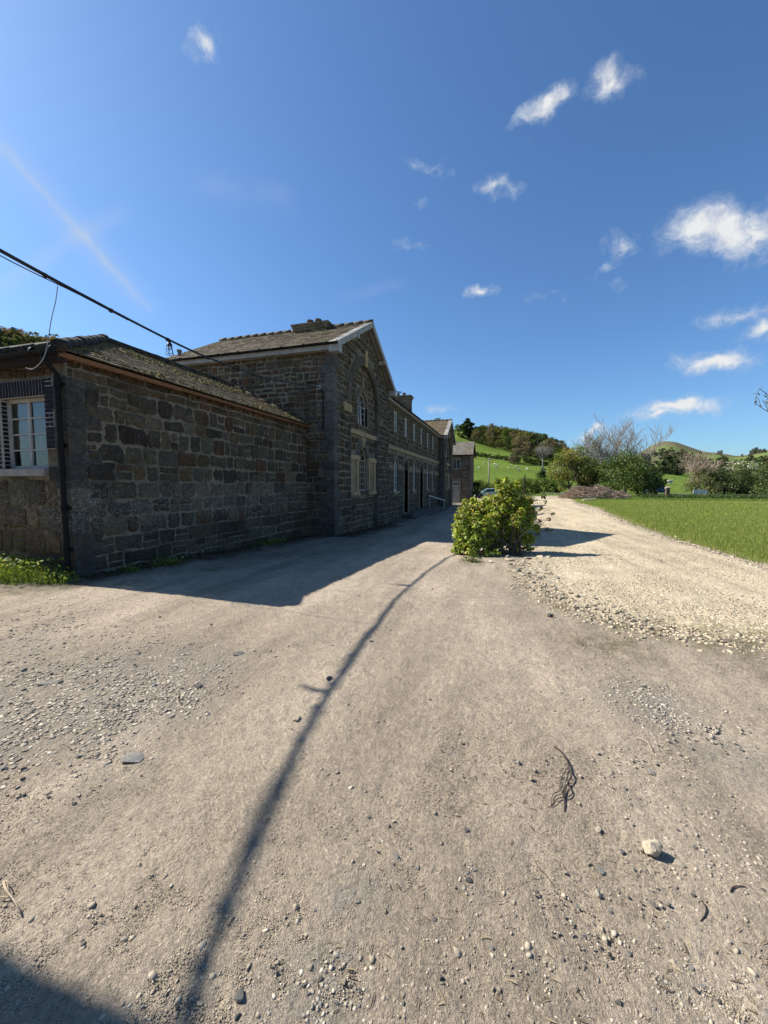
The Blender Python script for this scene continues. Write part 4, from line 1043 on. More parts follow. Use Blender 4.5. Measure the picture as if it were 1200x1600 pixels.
mb.poly([(-5.88, -6, 4.9), (-5.88, .64, 4.9), (-5.88, -2.5, 6.45)], (.2, .19, .16)); mb.build('roof', M['slate'], sh_)
# ================================================================== VEGETATION
def leaf_verts(P, Nn, size, fold=.25, aspect=.62):
    """folded six-cornered leaves at P with normals Nn"""
    n = len(P); r = rng.normal(size=(n, 3)); T = np.cross(Nn, r); T /= np.linalg.norm(T, axis=1, keepdims=True) + 1e-9
    B = np.cross(Nn, T); s = size[:, None]; w = s * aspect / 2; f = s * fold * .4
    V = np.empty((n, 6, 3)); V[:, 0] = P - T * s * .5; V[:, 1] = P + T * s * .5
    V[:, 2] = P - T * s * .22 + B * w + Nn * f; V[:, 3] = P + T * s * .2 + B * w * .85 + Nn * f
    V[:, 4] = P - T * s * .22 - B * w + Nn * f; V[:, 5] = P + T * s * .2 - B * w * .85 + Nn * f
    F = np.array([[0, 1, 3, 2], [0, 4, 5, 1]])[None] + (np.arange(n) * 6)[:, None, None]
    return V.reshape(-1, 3), F.reshape(-1, 4)
def unit(v): return v / (np.linalg.norm(v, axis=1, keepdims=True) + 1e-9)
def foliage(name, P, Nn, size, tint, parent, mat='leaf', fold=.25, aspect=.62, world=True):
    V, F = leaf_verts(P, Nn, size, fold, aspect)
    return np_mesh(name, V, F, M[mat], parent, tint=np.repeat(tint, 6, 0), world=world)
def clumps_points(centers, radii, n, outward=.7, up=.35, shell=.45):
    """leaf positions and normals spread through clumps"""
    centers = np.asarray(centers, float); radii = np.asarray(radii, float)
    pw = radii.mean(1) ** 2 if radii.ndim == 2 else radii ** 2
    k = rng.choice(len(centers), n, p=pw / pw.sum()); d = unit(rng.normal(size=(n, 3)))
    rr = rng.uniform(shell, 1.05, n)[:, None]
    rad = radii[k] if radii.ndim == 2 else radii[k][:, None]
    P = centers[k] + d * rr * rad
    N = unit(d * outward + np.array([0, 0, up]) + rng.normal(size=(n, 3)) * .55)
    return P, N, k
def tint_of(cols, k, var=.25):
    cols = np.asarray(cols); n = len(k)
    return cols[k % len(cols)] * rng.uniform(1 - var, 1 + var, (n, 1))

# ---- the bush in the middle of the yard
bx, by = -.08, 10.75; bz = float(gz(bx, by))
bush = thing('leafy_bush', 'bright yellow green leafy bush growing between the shaded drive and the pale stone track', 'bush', (bx, by, bz))
cl, rd = [], []
def cl_at(px, py, Y, r):
    p = at_y(px, py, Y); cl.append(p); rd.append(r)
for px, py, Y, r in [(735, 845, 10.2, .30), (722, 825, 10.3, .27), (722, 848, 10.3, .25), (716, 858, 10.2, .2), (728, 805, 10.6, .28), (740, 800, 10.9, .26), (750, 822, 10.4, .28), (752, 795, 10.9, .24), (768, 800, 10.9, .28), (765, 818, 10.5, .26), (738, 862, 10.0, .18), (730, 838, 10.9, .4), (748, 812, 11.3, .42), (755, 848, 10.3, .2), (768, 838, 10.6, .2),
                      (782, 795, 10.8, .27), (797, 790, 10.9, .26), (790, 775, 10.9, .22), (800, 768, 11.0, .2), (783, 762, 10.9, .16), (807, 778, 11.0, .2), (818, 795, 11.0, .22), (828, 800, 11.1, .17), (806, 812, 10.7, .24), (822, 818, 10.9, .2), (830, 808, 11.2, .16), (790, 752, 10.9, .10), (802, 757, 10.9, .09), (775, 752, 10.9, .08), (828, 783, 11.2, .12), (838, 825, 11.0, .13), (768, 788, 11.2, .3), (800, 800, 11.3, .35), (760, 866, 10.05, .13), (775, 864, 10.1, .1), (782, 815, 11.0, .3), (795, 835, 11.1, .28), (815, 838, 11.2, .25), (780, 845, 11.0, .22), (805, 855, 11.3, .2), (828, 842, 11.3, .18), (770, 850, 10.9, .22), (826, 856, 11.3, .12)]: cl_at(px, py, Y, r)
cl = np.array(cl); rd = np.array(rd)
rr_ = np.random.default_rng(4); ex = [cl[i] + np.array([rr_.uniform(-.15, .15), rr_.uniform(-.1, .1), rd[i] * .9 + rr_.uniform(-.02, .07)]) for i in range(26)]; cl = np.vstack([cl, ex]); rd = np.r_[rd, np.full(26, .10)]
P, Nn, k = clumps_points(cl, rd, 13500, .8, .5, .42)
kp = P[:, 2] > gz(P[:, 0], P[:, 1]) + .03; P, Nn, k = P[kp], Nn[kp], k[kp]
warm = rng.uniform(size=len(P)) < np.where(P[:, 2] > .75, .42, .14)
T = np.where(warm[:, None], np.array([.39, .34, .06]), np.array([.32, .41, .055])) * rng.uniform(.65, 1.3, (len(P), 1))
T[rng.uniform(size=len(P)) < .12] = [.14, .09, .03]
T[rng.uniform(size=len(P)) < .15] = [.14, .22, .035]
foliage('foliage', P, Nn, rng.uniform(.035, .10, len(P)), T, bush, aspect=.85)
mb = MB(); rnd = random.Random(5)
for i in range(46):
    a = Vector((bx + rnd.uniform(-.5, .55), by + rnd.uniform(-.35, .25), bz - .02)); q = Vector(cl[rnd.randrange(len(cl))])
    mid = a.lerp(q, .5) + Vector((rnd.uniform(-.15, .15), rnd.uniform(-.15, .15), rnd.uniform(0, .2)))
    mb.tube([a, a.lerp(mid, .5) + Vector((rnd.uniform(-.05, .05), 0, .05)), mid, q], [.014, .012, .009, .004], 5)
for i in range(14):                                     # bare sprays leaning out over the track
    a = Vector(at_y(rnd.uniform(800, 832), rnd.uniform(800, 850), 11.0)); b = Vector(at_y(rnd.uniform(838, 866), rnd.uniform(790, 830), 11.2))
    mb.tube([a, a.lerp(b, .5) + Vector((0, 0, .06)), b], [.007, .005, .003], 4)
ends = np.array([at_y(*q) for q in [(858, 812, 11.2), (864, 802, 11.2), (852, 783, 11.2), (846, 795, 11.2), (858, 828, 11.1), (845, 815, 11.1), (850, 775, 11.2), (840, 835, 11)]])
for e in ends:
    a = Vector(e) + Vector((-.35 - rnd.uniform(0, .2), 0, -.12 + rnd.uniform(-.15, .1))); mb.tube([a, a.lerp(Vector(e), .5) + Vector((0, 0, .05)), Vector(e)], [.008, .006, .004], 5)
mb.build('stems', M['bark'], bush, smooth=True)
P, Nn, k = clumps_points(ends, np.full(len(ends), .08), 90, .4, .4, .2)
foliage('sprig_leaves', P, Nn, rng.uniform(.05, .09, len(P)), np.tile([.10, .11, .04], (len(P), 1)) * rng.uniform(.7, 1.3, (len(P), 1)), bush)
# low green shoots at its foot
def plant(name, label, cat, px, py, spread, n, hmin, hmax, cols, group=None, leafn=0, leafs=(.03, .07), wmul=.012):
    p = ground_at(px, py); t = thing(name, label, cat, (p[0], p[1], gz(p[0], p[1])), group)
    def smp(m):
        q = rng.normal(0, 1, (m, 2)) * np.array(spread) * .55; x = p[0] + q[:, 0]; y = p[1] + q[:, 1]
        return x, y, gz(x, y) + .0, np.full(m, 8.)
    b = blades('blades', n, smp, hmin, hmax, wmul, cols, parent=t, kind='stuff', lean=.9)
    if leafn:
        q = rng.normal(0, 1, (leafn, 2)) * np.array(spread) * .6
        P = np.c_[p[0] + q[:, 0], p[1] + q[:, 1], gz(p[0] + q[:, 0], p[1] + q[:, 1]) + rng.uniform(.03, hmax * 1.05, leafn)]
        foliage('leaves', P, unit(rng.normal(size=(leafn, 3)) * .6 + [0, 0, 1]), rng.uniform(*leafs, leafn), np.array(cols)[rng.integers(0, len(cols), leafn)] * rng.uniform(.7, 1.3, (leafn, 1)), t)
    return t
G1 = [(.16, .24, .035), (.20, .27, .05), (.11, .18, .03), (.26, .28, .10)]
plant('weed_clump', 'clump of grass and nettles growing against the window wall left of the downpipe', 'weeds', 18, 905, (.75, .24), 2600, .10, .36, G1, leafn=700)
plant('weed_clump', 'low tuft of grass and plantain at the foot of the black downpipe', 'weeds', 86, 909, (.30, .16), 900, .05, .17, G1, leafn=220)
plant('weed_clump', 'small dark weed patch at the shaded foot of the wing just right of its corner', 'weeds', 205, 893, (.2, .14), 160, .04, .12, G1, leafn=60)
plant('weed_clump', 'small weed patch in the shade along the middle of the stone wing', 'weeds', 262, 883, (.2, .25), 260, .04, .15, G1, leafn=160)
plant('weed_clump', 'straggling weeds in the inner corner where the wing meets the tall house', 'weeds', 425, 850, (.2, .6), 350, .05, .16, G1, leafn=160)
plant('weed_clump', 'green shoots at the near foot of the leafy bush', 'weeds', 738, 878, (.22, .14), 260, .04, .12, [(.12, .15, .05), (.10, .14, .04)], leafn=90)

# ---- crowns of trees, shared by copies; size 1 = metres
def bare_tree(seed, H, spread, n0=5, mat='bark', trunk_r=.22, levels=4, fork=.25, lean=0, upw=.35, twigs=3):
    rnd = random.Random(seed); mb = MB()
    def br(p, d, L, r, lv):
        pts = [p]; q = Vector(p); dd = Vector(d)
        for i in range(4):
            dd = (dd + Vector((rnd.uniform(-1, 1), rnd.uniform(-1, 1), rnd.uniform(-.5, .7))) * .16).normalized(); q = q + dd * L / 4; pts.append(q.copy())
        mb.tube(pts, [r * (1 - .14 * i) for i in range(5)], 5 if lv < 2 else 3, cap=False)
        if lv >= levels: return
        for j in range(n0 if lv == 0 else twigs + (1 if rnd.random() < .5 else 0)):
            t = rnd.uniform(fork if lv == 0 else .3, 1.0); i = min(3, int(t * 4)); s = pts[i].lerp(pts[i + 1], t * 4 - i)
            a = rnd.uniform(0, 2 * math.pi); out = Vector((math.cos(a), math.sin(a), upw + rnd.uniform(-.2, .5))).normalized()
            nd = (dd * .75 + out * spread).normalized(); br(s, nd, L * rnd.uniform(.5, .72), r * .55, lv + 1)
    br(Vector((0, 0, -.2)), Vector((lean, 0, 1)).normalized(), H * .55, trunk_r, 0)
    return mb
def crown(seed, H, Rr, base, ncl, n, leaf, cols, shape='round', mat='leaf_far', cr=(.26, .42)):
    """returns leaf points of a crown from z=base to z=H, radius Rr"""
    r_ = np.random.default_rng(seed); cc, rr = [], []
    while len(cc) < ncl:
        z = r_.uniform(0, 1)
        if shape == 'round': w = math.sqrt(max(0, 1 - (2 * z - .85) ** 2 / 1.35))
        elif shape == 'cone': w = 1.05 - z
        elif shape == 'dome': w = math.sqrt(max(0, 1 - z ** 2.2))
        else: w = .55 + .45 * math.sin(math.pi * z)
        a = r_.uniform(0, 2 * math.pi); q = math.sqrt(r_.uniform(.15, 1)) * w
        s = r_.uniform(*cr) * Rr * (.6 + .4 * w)
        cc.append((q * math.cos(a) * Rr * .8, q * math.sin(a) * Rr * .8, base + (H - base) * (.08 + .84 * z))); rr.append((s, s, s * .75))
    P, N, k = clumps_points(cc, rr, n, .8, .45, .5)
    ct = np.asarray(cols)[r_.integers(0, len(cols), ncl)]
    T = ct[k] * rng.uniform(.75, 1.25, (n, 1)); S = rng.uniform(.6, 1.35, n) * leaf
    return P, N, S, T
def tree(name, label, cat, loc, seed, H, Rr, base, ncl, n, leaf, cols, shape='round', group=None, trunk_r=.2, bark='bark', mat='leaf_far', twig=True):
    t = thing(name, label, cat, loc, group)
    P, N, S, T = crown(seed, H, Rr, base, ncl, n, leaf, cols, shape)
    foliage('crown', P, N, S, T, t, mat, world=False)
    mb = bare_tree(seed, H * .95, .9, 6, trunk_r=trunk_r, levels=2 if twig else 1)
    b = mb.build('trunk', M[bark], t, smooth=True, world=False)
    return t
OLV = [(.13, .125, .045), (.155, .145, .055), (.115, .125, .045)]; DKG = [(.03, .055, .022), (.042, .068, .026), (.035, .06, .026)]
MID = [(.09, .125, .035), (.105, .14, .04), (.075, .11, .03)]; BRN = [(.17, .135, .08), (.15, .13, .08), (.19, .16, .10)]; FRS = [(.10, .15, .03), (.12, .16, .035)]
GRYB = [(.13, .115, .085), (.10, .09, .07)]
# prototypes for the wood on the ridge
def place_first(t, p, s=1, rz=0): t.location = [float(c) for c in p]; t.scale = (s, s, s); t.rotation_euler = (0, 0, rz)
WG = 'trees of the wood along the ridge'
protos = [
    tree('broadleaf_tree', 'round olive green tree in the wood along the ridge', 'tree', (0, 0, 0), 1, 13, 5.2, 2.2, 26, 1500, .62, OLV, group=WG),
    tree('broadleaf_tree', 'dark green broadleaf tree in the wood along the ridge', 'tree', (0, 0, 0), 2, 14, 5.0, 2.2, 26, 1500, .62, [(.06, .08, .035), (.075, .10, .04)], group=WG),
    tree('broadleaf_tree', 'brownish tree just coming into leaf in the wood along the ridge', 'tree', (0, 0, 0), 3, 12, 4.8, 1.6, 26, 1300, .55, BRN, group=WG),
    tree('conifer_tree', 'dark pointed conifer in the wood along the ridge', 'tree', (0, 0, 0), 4, 16, 3.4, 1.5, 30, 1500, .6, DKG, 'cone', group=WG),
    tree('broadleaf_tree', 'fresh green tree in the wood along the ridge', 'tree', (0, 0, 0), 5, 12, 5, 1.4, 26, 1400, .6, MID, group=WG)]
used = [False] * 5
def wood(pi, p, s, label=None, group=None):
    if not used[pi]: t = protos[pi]; used[pi] = True
    else: t = copy_tree(protos[pi])
    place_first(t, p, s, random.uniform(0, 6.28))
    if label: t['label'] = label
    if group: t['group'] = group
    return t
random.seed(21)
edge = [(722, 683), (742, 691), (760, 696), (780, 702), (800, 709), (820, 714), (838, 718), (855, 720), (872, 722), (888, 724)]
tops = [(715, 668), (742, 665), (765, 662), (780, 663), (800, 667), (820, 671), (840, 675), (858, 680), (872, 688), (886, 697), (900, 706)]
def edge_y(px): return np.interp(px, [e[0] for e in edge], [e[1] for e in edge])
def top_y(px): return np.interp(px, [e[0] for e in tops], [e[1] for e in tops])
for row in range(6):
    for px in np.arange(744 + (row % 2) * 4, 893, 9.5):
        px = px + random.uniform(-3, 3)
        if row == 0 and px > 886: continue
        base = on_hill(px, edge_y(px) - 1)
        if base is None: continue
        d = base[:2] / np.linalg.norm(base[:2]); p2 = base[:2] + d * row * 9.0 + np.array([random.uniform(-2, 2), random.uniform(-2, 2)])
        Dp = p2 @ np.array([-math.sin(YAW), math.cos(YAW)])
        zt = CAM_H + (757 - top_y(px)) / FPX * Dp * 1.0
        z0 = hz_at(*p2); want = zt - z0 if row >= 3 else min(zt - z0, random.uniform(7, 12))
        if want < 4: want = 4
        want = min(want, 17) * random.uniform(.86, 1.0)
        if px > 862 and row > 1: pi = random.choice([3, 3, 1])
        elif row <= 1: pi = random.choice([2, 4, 0, 2, 1])
        else: pi = random.choice([0, 1, 1, 2, 0, 4])
        Hh = [13, 14, 12, 16, 12][pi]
        wood(pi, (p2[0], p2[1], z0 - .3), want / Hh)
# the big lone dark tree and its neighbours at the left end of the wood
p = on_hill(731, 684); Dp = p[:2] @ np.array([-math.sin(YAW), math.cos(YAW)])
Ht = (686 - 655) / FPX * Dp
t = tree('broadleaf_tree', 'tall dark tree standing apart at the left end of the ridge wood', 'tree', p + [0, 0, -.3], 14, Ht, Ht * .34, Ht * .04, 40, 4200, .75, DKG, 'column', trunk_r=.35)
for px, lb in ((716, 'mid green tree half hidden behind the far gable roof'), (722, 'bright small tree between the gable roof and the tall dark tree')):
    p = on_hill(px, 683); wood(4, p, .75, lb, 'trees at the left end of the ridge')
p = on_hill(704, 676)
for dx, lb in ((-14, 'dark treetop showing above the middle range roof'), ): wood(1, (p[0] + dx, p[1] + 30, p[2] + 3), 1.0, lb, 'trees at the left end of the ridge')

# hedges on the hillside: each a long mound of leaves
def hedge(label, pts, h, w, n, leaf, cols, ztop=None, seed=0, name='hedge', cat='hedge', hill_=True, mat='leaf_far', rough=.35):
    pts = [np.asarray(p, float) for p in pts]; c = pts[0]
    t = thing(name, label, cat, c)
    seg = np.array([np.linalg.norm(b[:2] - a[:2]) for a, b in zip(pts[:-1], pts[1:])]); cum = np.r_[0, np.cumsum(seg)]; L = cum[-1]
    m = max(4, int(L / (w * .8))); cc, rr = [], []; rnd = random.Random(seed)
    for i in range(m):
        s = L * (i + .5) / m; k = min(len(seg) - 1, int(np.searchsorted(cum, s, 'right') - 1)); q = pts[k] + (pts[k + 1] - pts[k]) * ((s - cum[k]) / seg[k])
        hh = h * rnd.uniform(1 - rough, 1 + rough)
        for z in (.3, .72):
            cc.append((q[0] + rnd.uniform(-.2, .2) * w, q[1] + rnd.uniform(-.2, .2) * w, q[2] + hh * z)); rr.append((w * rnd.uniform(.55, .8), w * rnd.uniform(.55, .8), hh * .34))
    P, N, k = clumps_points(cc, rr, n, .8, .5, .5)
    ct = np.asarray(cols)[np.random.default_rng(seed).integers(0, len(cols), len(cc))]
    foliage('leaves', P, N, rng.uniform(.6, 1.3, n) * leaf, ct[k] * rng.uniform(.7, 1.3, (n, 1)), t, mat)
    return t
def hl(l): return [on_hill(*q) for q in l]
hedge('long thin hedge crossing the hillside above the sheep', hl([(738, 711), (752, 714), (775, 717), (800, 721), (812, 724)]), 1.7, 1.6, 2600, .45, [(.05, .07, .022), (.075, .075, .03), (.035, .055, .018)], seed=1)
hedge('lower line of bushes right of the round hillside thicket', hl([(818, 723), (835, 726), (852, 728), (868, 729)]), 2.2, 2.2, 1800, .5, [(.05, .07, .022), (.035, .055, .018)], seed=2)
hedge('hedge bank along the top edge of the green hill field', hl([(718, 682), (735, 689), (755, 695), (775, 701)]), 1.2, 1.5, 1500, .5, [(.03, .045, .016), (.05, .06, .02)], seed=3)
p = on_hill(810, 725); tree('broadleaf_shrub', 'rounded grey brown thicket in the middle of the hillside hedge', 'shrub', p, 31, 6.2, 4.2, .3, 24, 1800, .42, GRYB + [(.07, .075, .04)], 'dome')
for px, py, sc in ((742, 709, 3.4), (716 + 26, 713, 2.5)):
    pass
# slim bare tree on the hill field with an ivy bush at its foot
d0 = 108.0; p = on_hill(847, 746); 
tb = thing('bare_tree', 'slim pale tree with a bare spreading top standing alone on the hill field', 'tree', p)
Hs = (746 - 688) / FPX * (p[:2] @ np.array([-math.sin(YAW), math.cos(YAW)]))
mb = MB(); mb.tube([(0, 0, -.3), (.1, 0, Hs * .35), (-.05, 0, Hs * .62)], [.26, .2, .16], 7)
rnd = random.Random(12)
def twigs(mb, p, d, L, r, lv, mx=3, up=.25, n=4, sp=.75):
    q = Vector(p); pts = [q.copy()]; dd = Vector(d)
    for i in range(3):
        dd = (dd + Vector((rnd.uniform(-1, 1), rnd.uniform(-1, 1), rnd.uniform(-.5, .8))) * .2).normalized(); q = q + dd * L / 3; pts.append(q.copy())
    mb.tube(pts, [max(r, .02), max(r * .8, .02), max(r * .65, .018), max(r * .5, .015)], 4 if lv < 2 else 3, cap=False)
    if lv >= mx: return
    for j in range(n):
        s = pts[rnd.randint(1, 3)]; a = rnd.uniform(0, 6.28); o = Vector((math.cos(a), math.sin(a), up)).normalized()
        twigs(mb, s, (dd * .7 + o * sp).normalized(), L * rnd.uniform(.55, .8), r * .6, lv + 1, mx, up, n, sp)
for i in range(9):
    a = i * .7 + rnd.uniform(0, .4); twigs(mb, (0, 0, Hs * rnd.uniform(.42, .62)), Vector((math.cos(a), math.sin(a), .9)).normalized(), Hs * .2, .09, 0, 3, .2, 4, .8)
mb.build('branches', M['bark_pale'], tb, world=False, smooth=True)
P, N, k = clumps_points([(0, 0, 1), (.8, .3, .9), (-.8, 0, .8), (.2, 0, 2)], np.full((4, 3), 1.0), 700, .8, .4, .4)
iv = thing('ivy_bush', 'small dark bush at the foot of the slim bare hill tree', 'shrub', p); foliage('leaves', P, N, rng.uniform(.2, .4, 700), tint_of(DKG, k), iv, 'leaf_far', world=False)

# ---- the valley floor: hedge, shrubs and trees beyond the yard
def gp(px, py, Y): q = at_y(px, py, Y); return np.array([q[0], q[1], gz(q[0], q[1])])
def near_pts(l): return [gp(px, 770, Y) for px, Y in l]
HD = [(.03, .05, .014), (.045, .07, .02), (.06, .085, .025)]
hedge('dark clipped hedge along the far end of the pale track', near_pts([(806, 74), (830, 76), (855, 77), (880, 78)]), 2.9, 1.7, 7000, .17, HD, seed=5, rough=.12)
hedge('rough hedge behind the parked pale car beside the cottage', near_pts([(738, 66), (760, 72), (790, 76), (812, 77)]), 2.3, 1.8, 5000, .18, HD + [(.07, .08, .03)], seed=6, rough=.3)
tree('broadleaf_shrub', 'dark upright shrub at the right hand corner of the cottage', 'shrub', gp(744, 770, 57), 41, 2.7, 1.2, .1, 12, 1300, .16, HD, 'dome')
tree('broadleaf_shrub', 'bare grey twiggy bush just right of the yellow green bush top', 'shrub', gp(823, 770, 40), 42, 1.9, 1.0, .3, 12, 420, .10, [(.06, .06, .05), (.10, .11, .07)], 'dome')
YG = [(.20, .215, .045), (.24, .215, .065), (.165, .20, .045)]
tree('broadleaf_shrub', 'tall yellow green shrub at the left of the clump by the brushwood heap', 'shrub', gp(892, 770, 70), 43, 8.0, 3.4, .2, 34, 9000, .22, YG, 'column', mat='leaf')
tree('broadleaf_shrub', 'second yellowish shrub leaning into the bare twin trees', 'shrub', gp(915, 770, 72), 44, 6.4, 2.8, .2, 28, 5200, .22, [(.14, .165, .05), (.165, .17, .07), (.12, .14, .04)], 'column', mat='leaf')
tree('broadleaf_shrub', 'broad dark green bush at the right of the clump by the brushwood heap', 'shrub', gp(978, 770, 66), 45, 7.0, 4.5, .2, 40, 8200, .23, [(.065, .115, .024), (.085, .135, .03), (.05, .09, .02), (.11, .155, .036)], 'dome', mat='leaf')
tree('broadleaf_shrub', 'mid green bush between the yellow shrub and the broad dark bush', 'shrub', gp(948, 770, 71), 46, 5.4, 3.0, .2, 26, 4200, .22, [(.05, .085, .02), (.07, .10, .028)], 'dome', mat='leaf')
tree('broadleaf_shrub', 'low green bush on the right shoulder of the broad dark bush', 'shrub', gp(1018, 770, 68), 47, 4.6, 1.9, .2, 18, 2400, .2, [(.045, .085, .018), (.06, .095, .02)], 'dome', mat='leaf')
rnd = random.Random(31)
def bare(label, px, Y, H, n, seed, mat, mx=4, leaf=None, spread=.55, r0=.13, up=.55, stems=5, nb=3, name='bare_tree'):
    global rnd
    rnd = random.Random(seed); q = gp(px, 770, Y); t = thing(name, label, 'tree', q); mb = MB()
    for i in range(stems):
        a = 6.28 * i / stems + rnd.uniform(0, .6); twigs(mb, (rnd.uniform(-.2, .2), rnd.uniform(-.2, .2), -.2), Vector((math.cos(a) * spread, math.sin(a) * spread, 1.2)).normalized(), H * .46, r0, 0, mx, up, nb, .62)
    mb.build('branches', M[mat], t, world=False, smooth=True)
    if leaf:
        vs = np.array([v for v in mb.v]); vs = vs[vs[:, 2] > H * .35]; P = vs[rng.integers(0, len(vs), n)] + rng.normal(0, .12, (n, 3))
        foliage('leaves', P, unit(rng.normal(size=(n, 3)) + [0, 0, .5]), rng.uniform(.1, .2, n), np.array(leaf)[rng.integers(0, len(leaf), n)] * rng.uniform(.7, 1.3, (n, 1)), t, 'leaf', world=False)
    return t
bare('grey bare tree with a hint of green, left of the two by the brushwood heap', 930, 78, 9.8, 3200, 3, 'bark_pale', 4, [(.14, .16, .08), (.17, .18, .10)], .30, .11, .6, 5, 4)
bare('leafless grey tree fanning out, right of the twin trees by the brushwood heap', 968, 80, 12.5, 0, 8, 'bark_pale', 4, None, .40, .12, .6, 6, 4)
bare('pinkish budding tree rising left of the big hedge by the lane', 1090, 74, 7.0, 600, 15, 'bark_pink', 4, [(.30, .22, .15), (.24, .21, .12)], .34, .085, .5, 6, 3)
HR_ = 'hedgerow bushes beyond the field'
for px, Y, H, Rr, cols, lb, sd in [(1104, 73, 4.5, 3.0, [(.15, .17, .06), (.17, .18, .07), (.12, .15, .05)], 'pale olive bush behind the white board', 51), (1130, 74, 4.6, 2.8, [(.07, .10, .03), (.10, .135, .042)], 'dark green bush right of the pale olive bush', 52),
                            (1158, 76, 5.2, 3.2, [(.10, .145, .04), (.12, .16, .045)], 'green hawthorn bush in the hedgerow dusted with white blossom', 53), (1185, 78, 5.6, 3.0, [(.085, .12, .035), (.11, .145, .042)], 'dense bush at the right edge of the view in the hedgerow', 54), (1212, 70, 5.0, 3.2, [(.06, .10, .02), (.09, .12, .03)], 'hedgerow bush cut off by the right edge of the view', 55)]:
    t = tree('broadleaf_shrub', lb, 'shrub', gp(px, 770, Y), sd, H, Rr, .1, 30, 4200, .2, cols, 'dome', group=HR_, mat='leaf')
    if sd == 53:
        a = rng.uniform(0, 6.28, 260); P = np.c_[np.cos(a) * rng.uniform(0, 2.6, 260), np.sin(a) * rng.uniform(0, 2.6, 260), rng.uniform(4.0, 5.3, 260)]
        foliage('blossom', P, unit(rng.normal(size=(260, 3)) + [0, 0, 1]), rng.uniform(.1, .3, 260), np.tile([.6, .58, .5], (260, 1)), t, 'leaf_far', world=False)
# nettles and rough growth along the field edge
def net_s(n):
    px = rng.uniform(1000, 1240, n); Y = rng.uniform(58.5, 63.5, n); a = np.arctan((px - 600) / FPX) - YAW
    x = Y * np.tan(a); return x, Y, gz(x, Y), np.hypot(x, Y) * .35
blades('nettle_bed', 9000, net_s, .2, .6, .16, [(.05, .085, .02), (.07, .11, .03), (.09, .14, .035), (.04, .065, .018)], 'blade', lean=.6)
def rough_s(n):
    px = rng.uniform(930, 1240, n); Y = rng.uniform(52, 60, n); a = np.arctan((px - 600) / FPX) - YAW
    x = Y * np.tan(a); return x, Y, gz(x, Y), np.hypot(x, Y) * .35
blades('rough_grass', 9000, rough_s, .10, .30, .05, [(.09, .16, .025), (.11, .18, .03), (.075, .13, .02)], 'blade', lean=.6)
# young leafed tree just right of the frame whose tips reach in
bare('tree beyond the right edge of the view with only its outer twigs showing', 1500, 27, 11.5, 5200, 61, 'bark', 4, [(.07, .085, .035), (.085, .10, .04)], .75, .13, .5, 7, 4)

# far hill trees and hedges
far_t = [tree('broadleaf_tree', 'dark round tree on the distant right hand hill', 'tree', (0, 0, 0), 71, 12, 6, .3, 18, 520, 1.3, [(.06, .085, .04), (.075, .10, .045)], 'dome', twig=False), tree('broadleaf_tree', 'grey brown bare looking tree on the distant right hand hill', 'tree', (0, 0, 0), 72, 11, 6, .3, 18, 520, 1.2, [(.15, .125, .09), (.13, .12, .08)], 'dome', twig=False)]
fu_ = [False, False]; random.seed(5)
FG = 'trees on the distant right hand hills'
spots = []
for i in range(330):
    px = random.uniform(985, 1215); py = random.uniform(697, 752)
    spots.append((px, py))
spots += [(x, 706 + 2 * math.sin(x)) for x in (1112, 1118, 1124, 1130, 1136)] + [(x, 742 - (x - 1000) * .02) for x in range(1032, 1080, 5)] + [(x, 708) for x in range(1160, 1200, 7)]
for px, py in spots:
    q = on_hill(px, py)
    if q is None or np.hypot(q[0], q[1]) < 230: continue
    if vnoise(q[0] / 60, q[1] / 60, 3) < .36 and py < 742: continue
    if 1000 < px < 1095 and py < 708: continue
    k = 0 if random.random() < .62 else 1
    if not fu_[k]: t = far_t[k]; fu_[k] = True
    else: t = copy_tree(far_t[k])
    t['group'] = FG; place_first(t, (q[0], q[1], hz_at(q[0], q[1]) - .4), random.uniform(.35, .8), random.uniform(0, 6))
# scrub on the steep hill at the far left
sc_t = [tree('scrub_bush', 'olive bush on the steep hill above the window wing roof', 'shrub', (0, 0, 0), 75, 5, 3.5, .2, 14, 500, .6, [(.17, .18, .075), (.15, .165, .065)], 'dome', twig=False), tree('scrub_bush', 'rusty brown bush on the steep hill above the window wing roof', 'shrub', (0, 0, 0), 76, 4.5, 3.5, .2, 14, 500, .6, [(.28, .185, .09), (.23, .165, .085)], 'dome', twig=False), tree('scrub_bush', 'dark bush on the steep hill above the window wing roof', 'shrub', (0, 0, 0), 77, 6, 3.2, .2, 14, 500, .6, DKG, 'dome', twig=False)]
su = [False] * 3
for i in range(150):
    px = random.uniform(-40, 112); q = on_hill(px, random.uniform(516, 555))
    if q is None: continue
    k = random.randrange(3)
    if not su[k]: t = sc_t[k]; su[k] = True
    else: t = copy_tree(sc_t[k])
    t['group'] = 'bushes on the steep hill'; place_first(t, (q[0], q[1], hz_at(q[0], q[1]) - .3), random.uniform(.25, .6), random.uniform(0, 6))
for lst, us in ((protos, used), (far_t, fu_), (sc_t, su)):
    for t, u_ in zip(lst, us):
        if not u_:
            for ch in list(t.children_recursive): bpy.data.objects.remove(ch)
            bpy.data.objects.remove(t)

